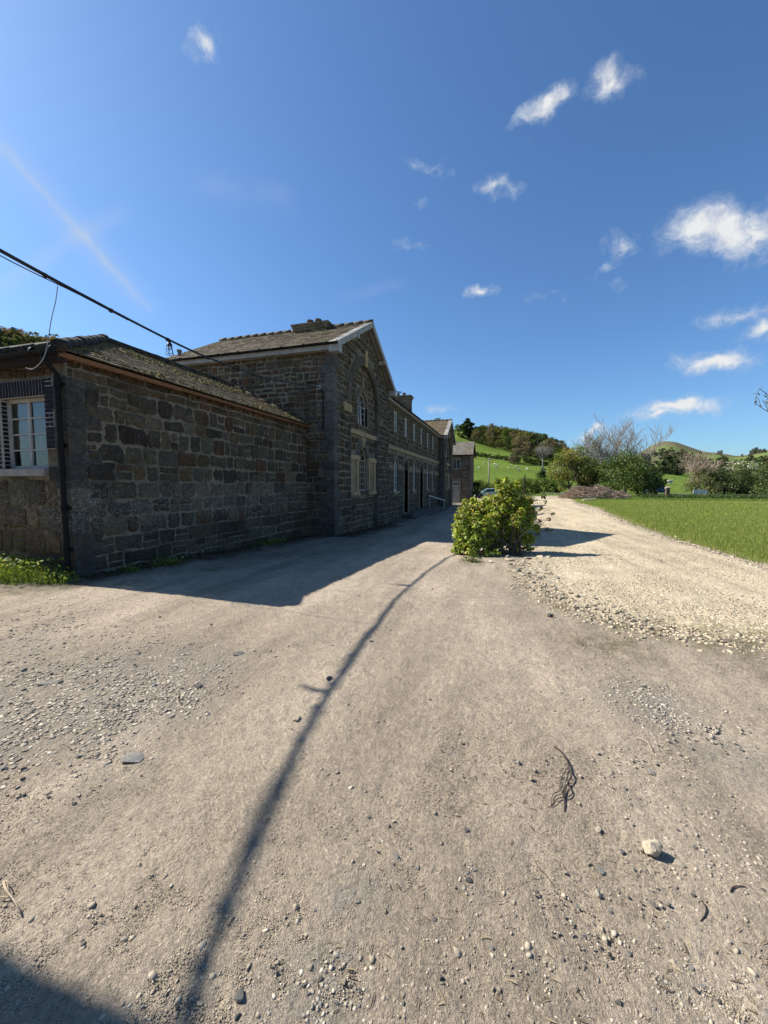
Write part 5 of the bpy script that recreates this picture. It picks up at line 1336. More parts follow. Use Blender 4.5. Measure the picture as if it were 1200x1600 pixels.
# ================================================================== THINGS IN THE LANDSCAPE
def sheep_mesh():
    bm = bmesh.new()
    def ell(c, r, rot=0, seg=10):
        m = Matrix.Translation(c) @ Matrix.Rotation(rot, 4, 'Y') @ Matrix.Diagonal((*r, 1)); bmesh.ops.create_uvsphere(bm, u_segments=seg, v_segments=7, radius=1, matrix=m)
    ell((0, 0, .62), (.52, .27, .29)); ell((.40, 0, .66), (.2, .22, .22)); ell((.56, 0, .74), (.2, .12, .13), -.5); ell((.70, 0, .70), (.17, .085, .085), .5)
    for s in (-1, 1):
        ell((.62, s * .12, .80), (.03, .08, .03)); 
        for x in (.32, -.34):
            bmesh.ops.create_cone(bm, cap_ends=True, segments=7, radius1=.04, radius2=.075, depth=.5, matrix=Matrix.Translation((x, s * .14, .25)))
    ell((-.52, 0, .55), (.06, .05, .14))
    me = bpy.data.meshes.new('body'); bm.to_mesh(me); bm.free(); return me
sm = sheep_mesh(); sheep0 = bpy.data.objects.new('sheep', sm); col.objects.link(sheep0); sm.materials.append(M['wool'])
md = sheep0.modifiers.new('merge', 'REMESH'); md.mode = 'VOXEL'; md.voxel_size = .035; md.use_smooth_shade = True
SH = [(749, 733), (757, 726.7), (768, 720), (772.7, 727), (774.5, 732), (777.5, 730), (787, 720), (799, 729), (803.5, 733), (808, 731.5), (811, 737), (824, 735), (850, 735.5), (853, 740), (871, 731), (795, 734), (764, 722)]
random.seed(9)
for i, (px, py) in enumerate(SH):
    q = on_hill(px, py)
    o = sheep0 if i == 0 else sheep0.copy()
    if i: col.objects.link(o)
    o.location = q + [0, 0, .05]; o.rotation_euler = (0, 0, random.uniform(0, 6.28)); s = random.uniform(.8, 1.0); o.scale = (s, s, s)
    tag(o, 'white sheep grazing on the green hillside', 'sheep', 'sheep grazing on the hillside')
for px, py, lb in ((1046, 757, 'white sheep in the valley field above the stone gatepost'),):
    o = sheep0.copy(); col.objects.link(o); q = on_hill(px, py); o.location = q; o.scale = (1.3,) * 3; o.rotation_euler = (0, 0, .4); tag(o, lb, 'sheep')
    del o['group']
# pole
q = gp(763, 770, 84); Dp = q[:2] @ np.array([-math.sin(YAW), math.cos(YAW)]); zt = CAM_H + (757 - 716) / FPX * Dp
t = thing('utility_pole', 'slim pale utility pole standing before the sheep field', 'pole', (q[0], q[1], -.5))
mb = MB(); mb.tube([(q[0], q[1], -.6), (q[0] + .05, q[1], zt)], [.15, .11], 10); mb.build('pole', M['grey_wood'], t, smooth=True)
mb = MB(); mb.beam((q[0] - .7, q[1] - .12, zt - .3), (q[0] + .8, q[1] - .12, zt - .3), .09, .11)
for dx in (-.62, 0.05, .72): mb.lathe([(.03, 0), (.05, .05), (.03, .1), (.05, .15), (.02, .2)], (q[0] + dx, q[1] - .12, zt - .245), 8)
mb.build('crossarm', M['grey_wood'], t)
q = gp(819, 770, 62)
t = thing('gate_post', 'dark wooden post poking up behind the yellow green bush', 'post', q); mb = MB(); zt = CAM_H + 12 / FPX * 60
mb.tube([(q[0], q[1], q[2] - .2), (q[0] + .03, q[1], zt)], [.11, .10], 8); mb.build('post', M['dark_wood'], t)
mb = MB(); mb.lathe([(.14, 0), (.14, .05), (.06, .12), (.02, .13)], (q[0] + .03, q[1], zt), 8); mb.build('cap', M['dark_wood'], t)
# stone gatepost
q = gp(1043, 770, 61); t = thing('stone_gatepost', 'brown stone gatepost with a pale cap at the edge of the field', 'gatepost', q); hg = 15.5 / FPX * 62
mb = MB()
for i in range(4):
    s = 1 - .03 * i; z = q[2] - .1 + (hg - .2) * i / 4; mb.box((q[0] - .22 * s, q[1] - .22 * s, z), (q[0] + .22 * s, q[1] + .22 * s, z + (hg - .2) / 4 - .012), [(.22, .15, .12), (.2, .14, .11), (.24, .17, .13), (.19, .14, .12)][i])
mb.build('shaft', M['dressed'], t)
mb = MB(); z = q[2] - .1 + hg - .2; mb.box((q[0] - .27, q[1] - .27, z), (q[0] + .27, q[1] + .27, z + .14), (.46, .42, .36)); mb.faces([(q[0] - .27, q[1] - .27, z + .141), (q[0] + .27, q[1] - .27, z + .141), (q[0] + .27, q[1] + .27, z + .141), (q[0] - .27, q[1] + .27, z + .141), (q[0], q[1], z + .3)], [(0, 1, 4), (1, 2, 4), (2, 3, 4), (3, 0, 4)], (.46, .42, .36)); mb.build('cap', M['dressed'], t)
# white board among the nettles
a = gp(1083, 770, 64); b = gp(1105, 770, 64.5); t = thing('white_board', 'long white wooden board on short posts among the nettles below the hedge', 'board', a)
zb = CAM_H - 10.5 / FPX * 66
mb = MB(); mb.beam((a[0], a[1], zb + .25), (b[0], b[1], zb + .25), .05, .22); mb.beam((a[0], a[1], zb + .0), (b[0], b[1], zb + .0), .05, .22); mb.build('boards', M['white_paint'], t)
mb = MB()
for f in (.06, .5, .94): p = a + (b - a) * f; mb.box((p[0] - .05, p[1] + .035, p[2] - .3), (p[0] + .05, p[1] + .12, zb + .42))
mb.build('posts', M['old_white'], t)
# parked cars
def make_car(label, x, y, z, rz, paint):
    t = thing('parked_car', label, 'car', (x, y, z)); t.rotation_euler = (0, 0, rz)
    prof = [(-2.05, .32), (-2.1, .62), (-2.0, .88), (-1.15, .98), (-.45, 1.42), (.75, 1.46), (1.55, 1.02), (1.98, .95), (2.08, .6), (2.02, .32)]
    mb = MB(); secs = []
    for yy, sx, dz in ((-.84, .96, -.02), (-.80, 1, 0), (0, 1.0, .03), (.80, 1, 0), (.84, .96, -.02)):
        secs.append([(px * sx, yy * (1 - .16 * max(0, (pz - .95)) / .5), pz + (dz if pz > .5 else 0)) for px, pz in prof])
    n = len(prof)
    for a, b in zip(secs[:-1], secs[1:]):
        for i in range(n): j = (i + 1) % n; mb.poly([a[i], b[i], b[j], a[j]])
    mb.poly(secs[0]); mb.poly(secs[-1][::-1]); mb.build('body', M[paint], t, world=False)
    mb = MB()
    for s in (-1, 1):
        f = lambda pz: s * (.853 * (1 - .16 * (pz - .95) / .5))
        mb.poly([(-.98, f(1.0), 1.0), (-.35, f(1.36), 1.36), (.15, f(1.38), 1.38), (.15, f(1.0), 1.0)]); mb.poly([(.22, f(1.0), 1.0), (.22, f(1.38), 1.38), (.70, f(1.38), 1.38), (1.35, f(1.04), 1.04)])
    mb.poly([(-1.12, -.7, 1.035), (-.50, -.62, 1.42), (-.50, .62, 1.42), (-1.12, .7, 1.035)]); mb.poly([(.82, -.62, 1.46), (1.50, -.68, 1.09), (1.50, .68, 1.09), (.82, .62, 1.46)]); mb.build('windows', M['car_glass'], t, world=False)
    for xx in (-1.35, 1.3):
        for s in (-1, 1):
            w = MB(); w.tube([(xx, s * .70, .32), (xx, s * .875, .32)], .32, 18); wo = w.build('wheel', M['rubber'], t, world=False)
            r = MB(); r.tube([(xx, s * .873, .32), (xx, s * .885, .32)], .19, 12); r.build('rim', M['lead'], wo, world=False)
    for s in (-1, 1):
        h = MB(); h.box((-2.09, s * .72 - .16, .66), (-2.0, s * .72 + .10 * s, .80)); h.build('headlight', M['lamp_lens'], t, world=False)
    return t
q = gp(762, 770, 62); make_car('pale teal car parked behind the bush beside the cottage', q[0] + .2, q[1], float(gz(q[0], q[1])), R(14), 'paint_teal')
q = gp(1022, 770, 69); make_car('dark blue car parked in the shade of the lane beside the broad dark bush', q[0] + .2, q[1], .05, R(-78), 'paint_blue')

# ---- brushwood heap and the plank before it
q = gp(928, 770, 57); heap = thing('brushwood_heap', 'large heap of cut grey brown branches beside the track', 'brushwood', q)
mb = MB(); rnd = random.Random(77)
def heap_h(u, v): return (1.6 + .35 * math.sin(u * 2.3) + .2 * math.sin(u * 5.1 + v * 3)) * max(0, 1 - (u / 3.9) ** 2 - (v / 2.0) ** 2) ** .6 * (1 if u < 0 else .86)
for i in range(1500):
    u = rnd.uniform(-3.8, 3.8); v = rnd.uniform(-1.9, 1.9); h = heap_h(u, v)
    if h <= .05: continue
    a = rnd.gauss(0, .5) + (math.pi if rnd.random() < .5 else 0); L = rnd.uniform(.5, 1.5); z = h * rnd.uniform(.55, 1.04)
    d = Vector((math.cos(a), math.sin(a) * .6, rnd.uniform(-.25, .25))) * L / 2; c = Vector((q[0] + u, q[1] + v, q[2] + z)); m_ = c + Vector((rnd.uniform(-.06, .06), rnd.uniform(-.06, .06), rnd.uniform(-.02, .08)))
    mb.tube([c - d, m_, c + d], [rnd.uniform(.025, .055), .032, .014], 4, cap=False)
mb.build('branches', M['brush'], heap)
pts = [(q[0] + 3.9 * .86 * math.cos(t) * s, q[1] + 2 * .86 * math.sin(t) * s, q[2] - .15 + .74 * heap_h(3.9 * .92 * math.cos(t) * s, 1.84 * math.sin(t) * s)) for s in (1, .75, .5, .25) for t in np.linspace(0, 2 * math.pi, 24, endpoint=False)] + [(q[0], q[1], q[2] + 1.3)]
mb = MB(); F = [(r * 24 + i, r * 24 + (i + 1) % 24, (r + 1) * 24 + (i + 1) % 24, (r + 1) * 24 + i) for r in range(3) for i in range(24)] + [(72 + i, 72 + (i + 1) % 24, 96) for i in range(24)]
mb.faces(pts, F); mb.build('core', M['brush'], heap, smooth=True)
a = gp(911, 770, 50); b = gp(932, 770, 50.6); t = thing('timber_plank', 'pale sawn plank lying on the grass in front of the brushwood heap', 'plank', a)
mb = MB(); mb.beam((a[0], a[1], a[2] + .14), (b[0], b[1], b[2] + .30), .34, .10); o = mb.build('plank', M['cream_paint'], t)

# ---- overhead cable, loose wire and hanging cage lamp
CB = [(-6.05, .66, 4.86), (-6.14, .91, 4.87), (-6.23, 1.12, 4.89), (-6.39, 1.65, 4.92), (-6.45, 2.37, 4.86), (-6.37, 3.11, 4.72), (-6.25, 4.64, 4.50), (-6.20, 6.80, 4.34), (-6.17, 8.71, 4.38), (-6.27, 9.76, 4.51), (-6.40, 13.2, 5.05)]
def spline(P, n):
    P = [Vector(p) for p in P]; out = []
    for i in range(len(P) - 1):
        p0 = P[max(i - 1, 0)]; p1 = P[i]; p2 = P[i + 1]; p3 = P[min(i + 2, len(P) - 1)]
        for k in range(n):
            t = k / n; out.append(.5 * ((2 * p1) + (p2 - p0) * t + (2 * p0 - 5 * p1 + 4 * p2 - p3) * t * t + (3 * p1 - p0 - 3 * p2 + p3) * t ** 3))
    return out + [P[-1]]
cs = spline(CB, 8)
cb = thing('overhead_cable', 'thick black bundled cable sagging across the sky to the tall house wall', 'cable', cs[0])
mb = MB(); mb.tube(cs, [.025] * 50 + [.021] * (len(cs) - 50), 8); mb.build('main_cable', M['cable_black'], cb, smooth=True)
mb = MB(); mb.tube([p + Vector((.03, 0, -.035 - .05 * max(0, math.sin(i * .33)))) for i, p in enumerate(cs[:52])], .0075, 6); mb.build('thin_cable', M['cable_black'], cb, smooth=True)
mb = MB()
for i in range(2, len(cs) - 6, 4): d = (cs[i + 1] - cs[i]).normalized(); mb.tube([cs[i] - d * .02 - Vector((0, 0, .008)), cs[i] + d * .02 - Vector((0, 0, .008))], .036, 8)
mb.build('cable_tie', M['cable_black'], cb)
mb = MB(); lq = spline([(-6.41, 2.74, 4.79), (-6.46, 2.75, 4.73), (-6.51, 2.77, 4.69), (-6.55, 2.80, 4.68)], 5); mb.tube(lq, [.026] * 8 + [.02] * 8, 8); mb.build('cable_tail', M['cable_black'], cb, smooth=True)
wp = spline([at_x(90, 446, -6.2), at_x(87, 470, -6.25), at_x(80, 500, -6.4), at_x(73, 545, -6.7), at_x(66, 563, -6.85), at_x(58, 572, -7.0), at_x(50, 577, -7.15), at_x(41, 575, -7.25)], 5)
t = thing('loose_wire', 'loose grey wire dangling from the overhead cable before the window wall', 'wire', wp[0]); mb = MB(); mb.tube(wp, .006, 6); mb.build('wire', M['wire_grey'], t, smooth=True)
lp = at_x(265, 545, -6.21); 
t = thing('cage_lamp', 'small unlit lamp in a wire cage hanging below the overhead cable', 'lamp', lp)
mb = MB(); c = Vector(lp); rt, rb, hh = .045, .07, .17
top_, bot = c + Vector((0, 0, .065)), c + Vector((0, 0, -.105))
for k in range(5):
    a = 6.28 * k / 5; d = Vector((math.cos(a), math.sin(a), 0)); mb.tube([top_ + d * rt, bot + d * rb], .006, 5)
ring = lambda ctr, r: [ctr + Vector((math.cos(6.2832 * k / 14), math.sin(6.2832 * k / 14), 0)) * r for k in range(15)]
mb.tube(ring(bot, rb), .006, 5); mb.tube(ring(top_, rt), .006, 5); mb.build('cage', M['cable_black'], t)
mb = MB(); mb.lathe([(.05, 0), (.05, .02), (.025, .05), (.02, .10), (.012, .12)], tuple(top_), 10); mb.tube([top_ + Vector((0, 0, .1)), Vector(min(cs, key=lambda p: abs(p.y - c.y))) - Vector((0, 0, .04))], .006, 5); mb.build('lamp_holder', M['cable_black'], t)
mb = MB(); mb.lathe([(.012, -.09), (.028, -.075), (.034, -.055), (.028, -.03), (.014, 0)], tuple(top_), 12); mb.build('bulb', M['glass'], t, smooth=True)

# ================================================================== STONES AND TWIGS
def rock_mesh(seed, sub=2, flat=1.0, cuts=9):
    bm = bmesh.new(); bmesh.ops.create_icosphere(bm, subdivisions=sub, radius=1.0); rnd = random.Random(seed)
    planes = []
    for i in range(cuts):
        d = Vector((rnd.gauss(0, 1), rnd.gauss(0, 1), rnd.gauss(0, 1))).normalized(); planes.append((d, rnd.uniform(.40, .74)))
    for v in bm.verts:
        for d, k in planes:
            s = v.co.dot(d)
            if s > k: v.co -= d * (s - k)
        v.co *= 1 + .05 * noise.noise(v.co * 2.3 + Vector((seed, 0, 0)))
        v.co.z *= flat; v.co.x *= 1.15
    me = bpy.data.meshes.new('stone'); bm.to_mesh(me); bm.free(); return me
def yard_z(x, y): return float(gz(x, y) + (.05 * fbm(x * .35, y * .35, 3, 3) + .022 * fbm(x * 1.6, y * 1.6, 11, 4) + .018 * fbm(x * 7, y * 7, 23, 4)))
PRO = {}
for mt in ('rock_pale', 'rock_grey', 'rock_dark', 'rock_white'):
    PRO[mt] = []
    for s in range(5):
        me = rock_mesh(s * 7 + len(mt), 2, .62); me.materials.append(M[mt]); PRO[mt].append(me)
SLAB = rock_mesh(99, 2, .30, 12); SLAB.materials.append(M['rock_grey'])
def put_stone(px, py, wpx, mt, label, group=None, me=None, name='loose_stone', sx=1, sink=.25, rz=None):
    p = ground_at(px, py); Dp = math.hypot(p[0], p[1]) ; Dp = (p - C0) @ np.array([-math.sin(YAW) * math.cos(PITCH), math.cos(YAW) * math.cos(PITCH), -math.sin(PITCH)])
    r = wpx / 2 / FPX * Dp; m_ = me or random.choice(PRO[mt])
    o = bpy.data.objects.new(name, m_); col.objects.link(o); z = yard_z(p[0], p[1])
    fl = .30 if me is SLAB else .62
    o.location = (p[0], p[1], z + r * fl * (1 - sink) * .55); o.scale = (r * sx, r, r * random.uniform(.85, 1.15)); o.rotation_euler = (random.uniform(-.2, .2), random.uniform(-.2, .2), random.uniform(0, 6.28) if rz is None else rz)
    tag(o, label, 'stone', group); return o
random.seed(33)
# the large ones
def wedge():
    tmp = rock_mesh(41, 3, 1.0, 11); bm = bmesh.new(); bm.from_mesh(tmp); bpy.data.meshes.remove(tmp)
    for v in bm.verts:
        z = v.co.z; k = 1 - .30 * z; v.co.x *= k * .050; v.co.y *= k * .046; v.co.z = min(z, .62) * .058 + .034
        q = v.co.copy(); v.co += Vector((noise.noise(q * 60), noise.noise(q * 60 + Vector((9, 0, 0))), noise.noise(q * 60 + Vector((0, 9, 0))))) * .003
    me = bpy.data.meshes.new('stone'); bm.to_mesh(me); bm.free(); me.materials.append(M['rock_wedge']); return me
t_ = NT('rock_wedge'); co_ = t_.coord(); n_ = t_.noise(co_, 22, 5, .7)
M['rock_wedge'] = t_.pbr(t_.mix(t_.ramp(n_, [(.35, 0), (.65, 1)]), (.42, .37, .28), (.30, .255, .18)), .9, t_.bump(n_, .01, .8), .1)
p = ground_at(1019, 1338); o = bpy.data.objects.new('loose_stone', wedge()); col.objects.link(o); o.location = (p[0], p[1], yard_z(p[0], p[1]) - .010); o.rotation_euler = (0, 0, R(-6)); o.scale = (.88, .88, 1.0); tag(o, 'biggest stone in the yard, a pale block with a sunlit top and a hard shadow', 'stone')
put_stone(205, 1187, 32, 'rock_grey', 'flat pale slab stone left of the long cable shadow', me=SLAB, sx=1.0, rz=.2)
put_stone(372, 1021, 20, 'rock_grey', 'flat grey stone alone on the sunlit yard below the shadow tip', me=SLAB, rz=.1)
put_stone(68, 1070, 22, 'rock_grey', 'flat pale stone in the slate chippings at the left', me=SLAB, rz=.3)
put_stone(376, 1557, 20, 'rock_grey', 'upright grey pebble near the bottom edge of the yard right of the cable shadow', sink=.1)
put_stone(935, 1399, 15, 'rock_white', 'smooth white pebble below and left of the biggest stone', sink=.1)
put_stone(938, 1358, 14, 'rock_grey', 'smooth grey oval pebble beside a paler one left of the biggest stone', me=SLAB)
put_stone(465, 1124, 15, 'rock_pale', 'pale angular stone just left of the middle of the cable shadow')
put_stone(513, 1063, 14, 'rock_dark', 'dark clod touching the left side of the cable shadow')
put_stone(860, 964, 13, 'rock_dark', 'dark stone on the yard in front of the limestone rubble edge')
put_stone(1003, 331 + 1000, 12, 'rock_pale', 'small brown stone leaning against the biggest stone')
put_stone(1062, 1352, 15, 'rock_white', 'white angular stone right of the biggest stone')
put_stone(935, 1298, 13, 'rock_white', 'white pointed stone above and left of the biggest stone')
gen = [(118,1504,9),(162,1526,8),(222,1575,9),(276,1572,10),(371,1590,14),(213,1418,8),(148,1441,8),(237,1367,8),(218,1351,8),(386,1366,8),(546,1058,8),(544,1103,6),(589,1129,6),(672,1095,6),(678,1140,6),(690,1175,8),(830,1217,12),(616,1283,10),(608,1292,9),(575,1277,8),(757,1255,10),(797,1130,6),(580,1004,8),
(728,1298,12),(651,1355,11),(733,1378,14),(620,1338,14),(552,1396,10),(559,1411,10),(602,1425,10),(678,1435,10),(465,1418,10),(493,1423,8),(768,1480,14),(797,1520,12),(689,1527,12),(630,1570,9),(483,1513,14),(502,1530,13),(537,1535,15),(476,1540,11),(526,1566,13),(563,1547,11),(597,1545,9),(482,1555,11),(490,1500,9),(427,1510,10),(432,1520,9),(1018,1210,14),(977,1236,9),(1025,1195,8),(933,1180,9),(904,1257,9),(1003,1074,12),(1045,1125,9),(1046,1132,9),(866,1113,8),(883,1113,7),(925,1093,8),(920,1351,12),(971,1333,11),(883,1363,8),(1108,1367,11),(1082,1400,11),(1085,1327,9),(1022,1414,10),(902,1416,9),(952,1425,11),(953,1491,11),(982,1487,12),(912,1461,10),(1033,1451,10),(1042,1450,9),(838,1394,9),(1114,1483,13),(1192,1536,12),(1086,1547,13),(1124,1564,12),(966,1565,14),(1195,1496,9),(830,1594,12),(1191,1394,10),(1079,1512,10),(1096,1540,11),(36,1049,14),(96,1067,12),(239,1071,12),(309,1074,16),(136,1145,14),(37,1205,12),(36,1219,13),(5,1203,12),(10,1218,9),(38,1244,8),(12,1244,8),(122,1187,11),(77,1248,8),(117,1257,9),(232,1113,9),(220,1212,9),(712,1389,7),(742,1362,9),(731,1365,9),(500,1567,10),(780,1430,8),(806,1432,8),(860,1545,8),(640,1325,8),(560,1570,9),(590,1330,8),(615,1350,8),(880,1500,9),(770,1545,10),(1150,1430,8),(1160,1290,8),(1120,1270,8),(1060,1300,8),(985,1260,8),(1000,1250,7),(1020,1240,7),(610,1250,6),(700,1290,6),(1155,1170,8),(1080,1170,7),(1185,1110,7),(1040,1070,7),(870,1060,7),(800,1060,6),(760,1020,6),(520,1010,7),(430,1025,7),(450,1010,7),(330,975,6),(250,965,6),(180,980,6),(610,985,6),(700,965,6),(790,940,7),(675,920,6),(560,930,6),(150,1030,8),(210,1040,8)]
for px, py, w in gen:
    w = w * .82; mt = random.choices(['rock_pale', 'rock_grey', 'rock_dark'], [4, 5, 2])[0]
    put_stone(px, py, w, mt, {'rock_pale': 'small pale loose stone lying on the dirt yard', 'rock_grey': 'small grey loose stone lying on the dirt yard', 'rock_dark': 'small dark loose stone lying on the dirt yard'}[mt], 'small loose stones scattered over the yard')
# limestone rubble along the near left edge of the track
random.seed(44)
def rub(px, py, w, group='limestone rubble at the edge of the track'):
    p = ground_at(px, py); Dp = (p - C0) @ np.array([-math.sin(YAW), math.cos(YAW), 0]); r = w / 2 / FPX * Dp
    o = bpy.data.objects.new('rubble_stone', random.choice(PRO[random.choice(['rock_pale', 'rock_pale', 'rock_white', 'rock_pale', 'rock_white'])])); col.objects.link(o)
    o.location = (p[0], p[1], float(gz(p[0], p[1])) + .015 + r * random.uniform(-.05, .3)); o.scale = (r * random.uniform(.8, 1.3), r * random.uniform(.8, 1.1), r * random.uniform(.7, 1.0)); o.rotation_euler = (random.uniform(-.4, .4), random.uniform(-.4, .4), random.uniform(0, 6.28))
    tag(o, 'pale limestone lump in the strip of rubble along the grass edge' if 'grass' in group else 'pale broken limestone lump in the rubble spilling from the near end of the track', 'stone', group)
for i in range(225):
    t = random.uniform(0, 1) ** .8; c = [(800, 868), (815, 885), (835, 905), (862, 928), (905, 945), (950, 962), (985, 978), (1030, 990)]
    k = t * (len(c) - 1); j = min(int(k), len(c) - 2); f = k - j
    px = c[j][0] + (c[j + 1][0] - c[j][0]) * f + random.gauss(10, 20); py = c[j][1] + (c[j + 1][1] - c[j][1]) * f + random.gauss(-4, 7)
    rub(px, py, random.uniform(4, 13) * (1 - .3 * t))
for i in range(60):
    t = random.uniform(0, 1); c = [(940, 797), (965, 809), (1005, 824), (1060, 842), (1130, 862), (1200, 883)]
    k = t * (len(c) - 1); j = min(int(k), len(c) - 2); f = k - j
    px = c[j][0] + (c[j + 1][0] - c[j][0]) * f - abs(random.gauss(0, 12)) - 2; py = c[j][1] + (c[j + 1][1] - c[j][1]) * f + random.gauss(2, 2)
    rub(px, py, random.uniform(2, 5.5), 'limestone lumps along the grass edge of the track')

# gravel: everything too small to count
def scatter(name, pts, sizes, cols, flat=.55, seed=1, mat='chips'):
    n = len(pts); t = (1 + 5 ** .5) / 2
    B = np.array([(-1, t, 0), (1, t, 0), (-1, -t, 0), (1, -t, 0), (0, -1, t), (0, 1, t), (0, -1, -t), (0, 1, -t), (t, 0, -1), (t, 0, 1), (-t, 0, -1), (-t, 0, 1)]) / 1.9
    F = np.array([(0, 11, 5), (0, 5, 1), (0, 1, 7), (0, 7, 10), (0, 10, 11), (1, 5, 9), (5, 11, 4), (11, 10, 2), (10, 7, 6), (7, 1, 8), (3, 9, 4), (3, 4, 2), (3, 2, 6), (3, 6, 8), (3, 8, 9), (4, 9, 5), (2, 4, 11), (6, 2, 10), (8, 6, 7), (9, 8, 1)])
    V = B[None] * rng.uniform(.62, 1.25, (n, 12, 1)); V = V * np.stack([rng.uniform(.8, 1.4, n), rng.uniform(.7, 1.1, n), flat * rng.uniform(.6, 1.3, n)], -1)[:, None]
    a = rng.uniform(0, 6.28, n); c, s = np.cos(a)[:, None], np.sin(a)[:, None]; tl = rng.normal(0, .25, n)[:, None]
    x = V[..., 0] * c - V[..., 1] * s; y = V[..., 0] * s + V[..., 1] * c; z = V[..., 2] + x * tl
    V = np.stack([x, y, z], -1) * sizes[:, None, None] + pts[:, None]
    Fa = (F[None] + (np.arange(n) * 12)[:, None, None]).reshape(-1, 3); cols = np.asarray(cols)
    T = cols[rng.integers(0, len(cols), n)] * rng.uniform(.75, 1.25, (n, 1))
    return tag(np_mesh(name, V.reshape(-1, 3), Fa, M[mat], tint=np.repeat(T, 12, 0)), kind='stuff')
def yz(x, y): return gz(x, y) + .05 * fbm(x * .35, y * .35, 3, 3) + .022 * fbm(x * 1.6, y * 1.6, 11, 4) + .018 * fbm(x * 7, y * 7, 23, 4)
# over the whole yard, thicker in patches
n = 60000; px = rng.uniform(-60, 1260, n); py = 800 + 800 * rng.uniform(.09, 1.05, n)
dr_ = np.stack([ray(a, b) for a, b in zip(px, py)]); x = dr_[:, 0] * -1.6 / dr_[:, 2]; y = dr_[:, 1] * -1.6 / dr_[:, 2]
k = (vnoise(x * 1.3, y * 1.3, 14) * vnoise(x * 4, y * 4, 15) > .22 + .18 * rng.uniform(size=n)) & (x > -6.5) & (y < 22) & (poly_sd(x, y, TRACK) < .1)
x, y = x[k][:6500], y[k][:6500]; s = (.0016 + .0035 * rng.exponential(.6, len(x))) * (.75 + .10 * np.hypot(x, y)); s = np.minimum(s, .02)
scatter('fine_gravel', np.c_[x, y, yz(x, y) + s * .08], s, [(.36, .305, .235), (.30, .255, .19), (.40, .345, .27), (.21, .185, .15), (.38, .32, .235)])
n = 90000; px = rng.uniform(-60, 1260, n); py = 800 + 800 * rng.uniform(.22, 1.05, n)
dr_ = np.stack([ray(a, b) for a, b in zip(px, py)]); x = dr_[:, 0] * -1.6 / dr_[:, 2]; y = dr_[:, 1] * -1.6 / dr_[:, 2]
k = (vnoise(x * .9, y * .9, 19) + .5 * vnoise(x * 5, y * 5, 16) > .55 + .4 * rng.uniform(size=n)) & (poly_sd(x, y, TRACK) < .1); x, y = x[k][:42000], y[k][:42000]
s = rng.uniform(.0012, .0034, len(x)) * (.7 + .13 * np.hypot(x, y))
scatter('dirt_crumbs', np.c_[x, y, yz(x, y) + s * .1], s, [(.40, .33, .235), (.36, .30, .215), (.45, .375, .27), (.32, .27, .20)], flat=.7)
# slate chippings at the left and other thick patches
xs, ys, ss = [], [], []
for (px, py), r, m_, s0 in [((40, 1085), .75, 900, .012), ((110, 1110), .7, 900, .012), ((190, 1120), .5, 600, .010), ((250, 1085), .45, 500, .010), ((150, 1055), .8, 700, .012), ((30, 1140), .5, 400, .010), ((300, 1045), .5, 350, .009), ((490, 1550), .16, 110, .006), ((540, 1590), .16, 90, .006), ((1015, 1098), .34, 420, .010), ((1060, 1125), .25, 220, .009), ((1090, 1550), .15, 100, .0045), ((1130, 1590), .2, 120, .0045), ((620, 1345), .12, 45, .005), ((1010, 1240), .2, 130, .006), ((1160, 1340), .2, 200, .006), ((300, 1090), .3, 200, .009), ((130, 1190), .25, 150, .008), ((730, 1370), .08, 40, .006), ((20, 1015), .9, 500, .012), ((60, 970), 1.0, 350, .013)]:
    p = ground_at(px, py); q = rng.normal(0, r * .55, (m_, 2)); xs.append(p[0] + q[:, 0]); ys.append(p[1] + q[:, 1]); ss.append(s0 * rng.uniform(.35, 1.5, m_))
x, y, s = map(np.concatenate, (xs, ys, ss)); scatter('slate_chippings', np.c_[x, y, yz(x, y) + s * .12], s, [(.35, .305, .24), (.40, .345, .27), (.30, .262, .21), (.45, .39, .31), (.24, .21, .17)], flat=.30)
# broken limestone over the track
a = rng.uniform(R(-6), R(40), 40000); r = np.exp(rng.uniform(np.log(4), np.log(45), 40000)); x = r * np.sin(a); y = r * np.cos(a); sd_ = poly_sd(x, y, TRACK)
k = (sd_ > -.45 * rng.uniform(0, 1, 40000) ** 1.5) & ((vnoise(x * 1.5, y * 1.5, 21) > .40) | (sd_ < .5)); x, y, sd_ = x[k][:13000], y[k][:13000], sd_[k][:13000]
s = np.where(sd_ < .6, .021, .0145) * rng.uniform(.3, 1.5, len(x)) * (.7 + .03 * np.hypot(x, y))
z = gz(x, y) + .045 * sstep(sd_, -.25, .7) - .03 + .05 * fbm(x * .35, y * .35, 3, 3) + .03 * fbm(x * 2.2, y * 2.2, 5, 4) + .022 * fbm(x * 12, y * 12, 9, 3)
scatter('limestone_chippings', np.c_[x, y, np.maximum(z, yz(x, y)) + s * .08], s, [(.43, .36, .25), (.36, .30, .21), (.50, .42, .305), (.27, .225, .16), (.39, .325, .225)])
# dead leaves and grit gathered along the foot of the walls
n = 2600; yy = rng.uniform(4.9, 22, n); base = np.where(yy < 13.2, -6.97, np.where(yy < 20.4, -5.90, -6.48)); xx = base + np.abs(rng.normal(0, .28, n)) + .02
P = np.c_[xx, yy, yz(xx, yy) + rng.uniform(.004, .03, n)]
V, F = leaf_verts(P, unit(rng.normal(size=(n, 3)) * .5 + [0, 0, 1]), rng.uniform(.03, .07, n)); lc = np.array([(.10, .06, .03), (.07, .05, .03), (.13, .09, .05), (.06, .07, .03)])
tag(np_mesh('leaf_litter', V, F, M['leaf_far'], tint=np.repeat(lc[rng.integers(0, 4, n)], 6, 0)), kind='stuff')
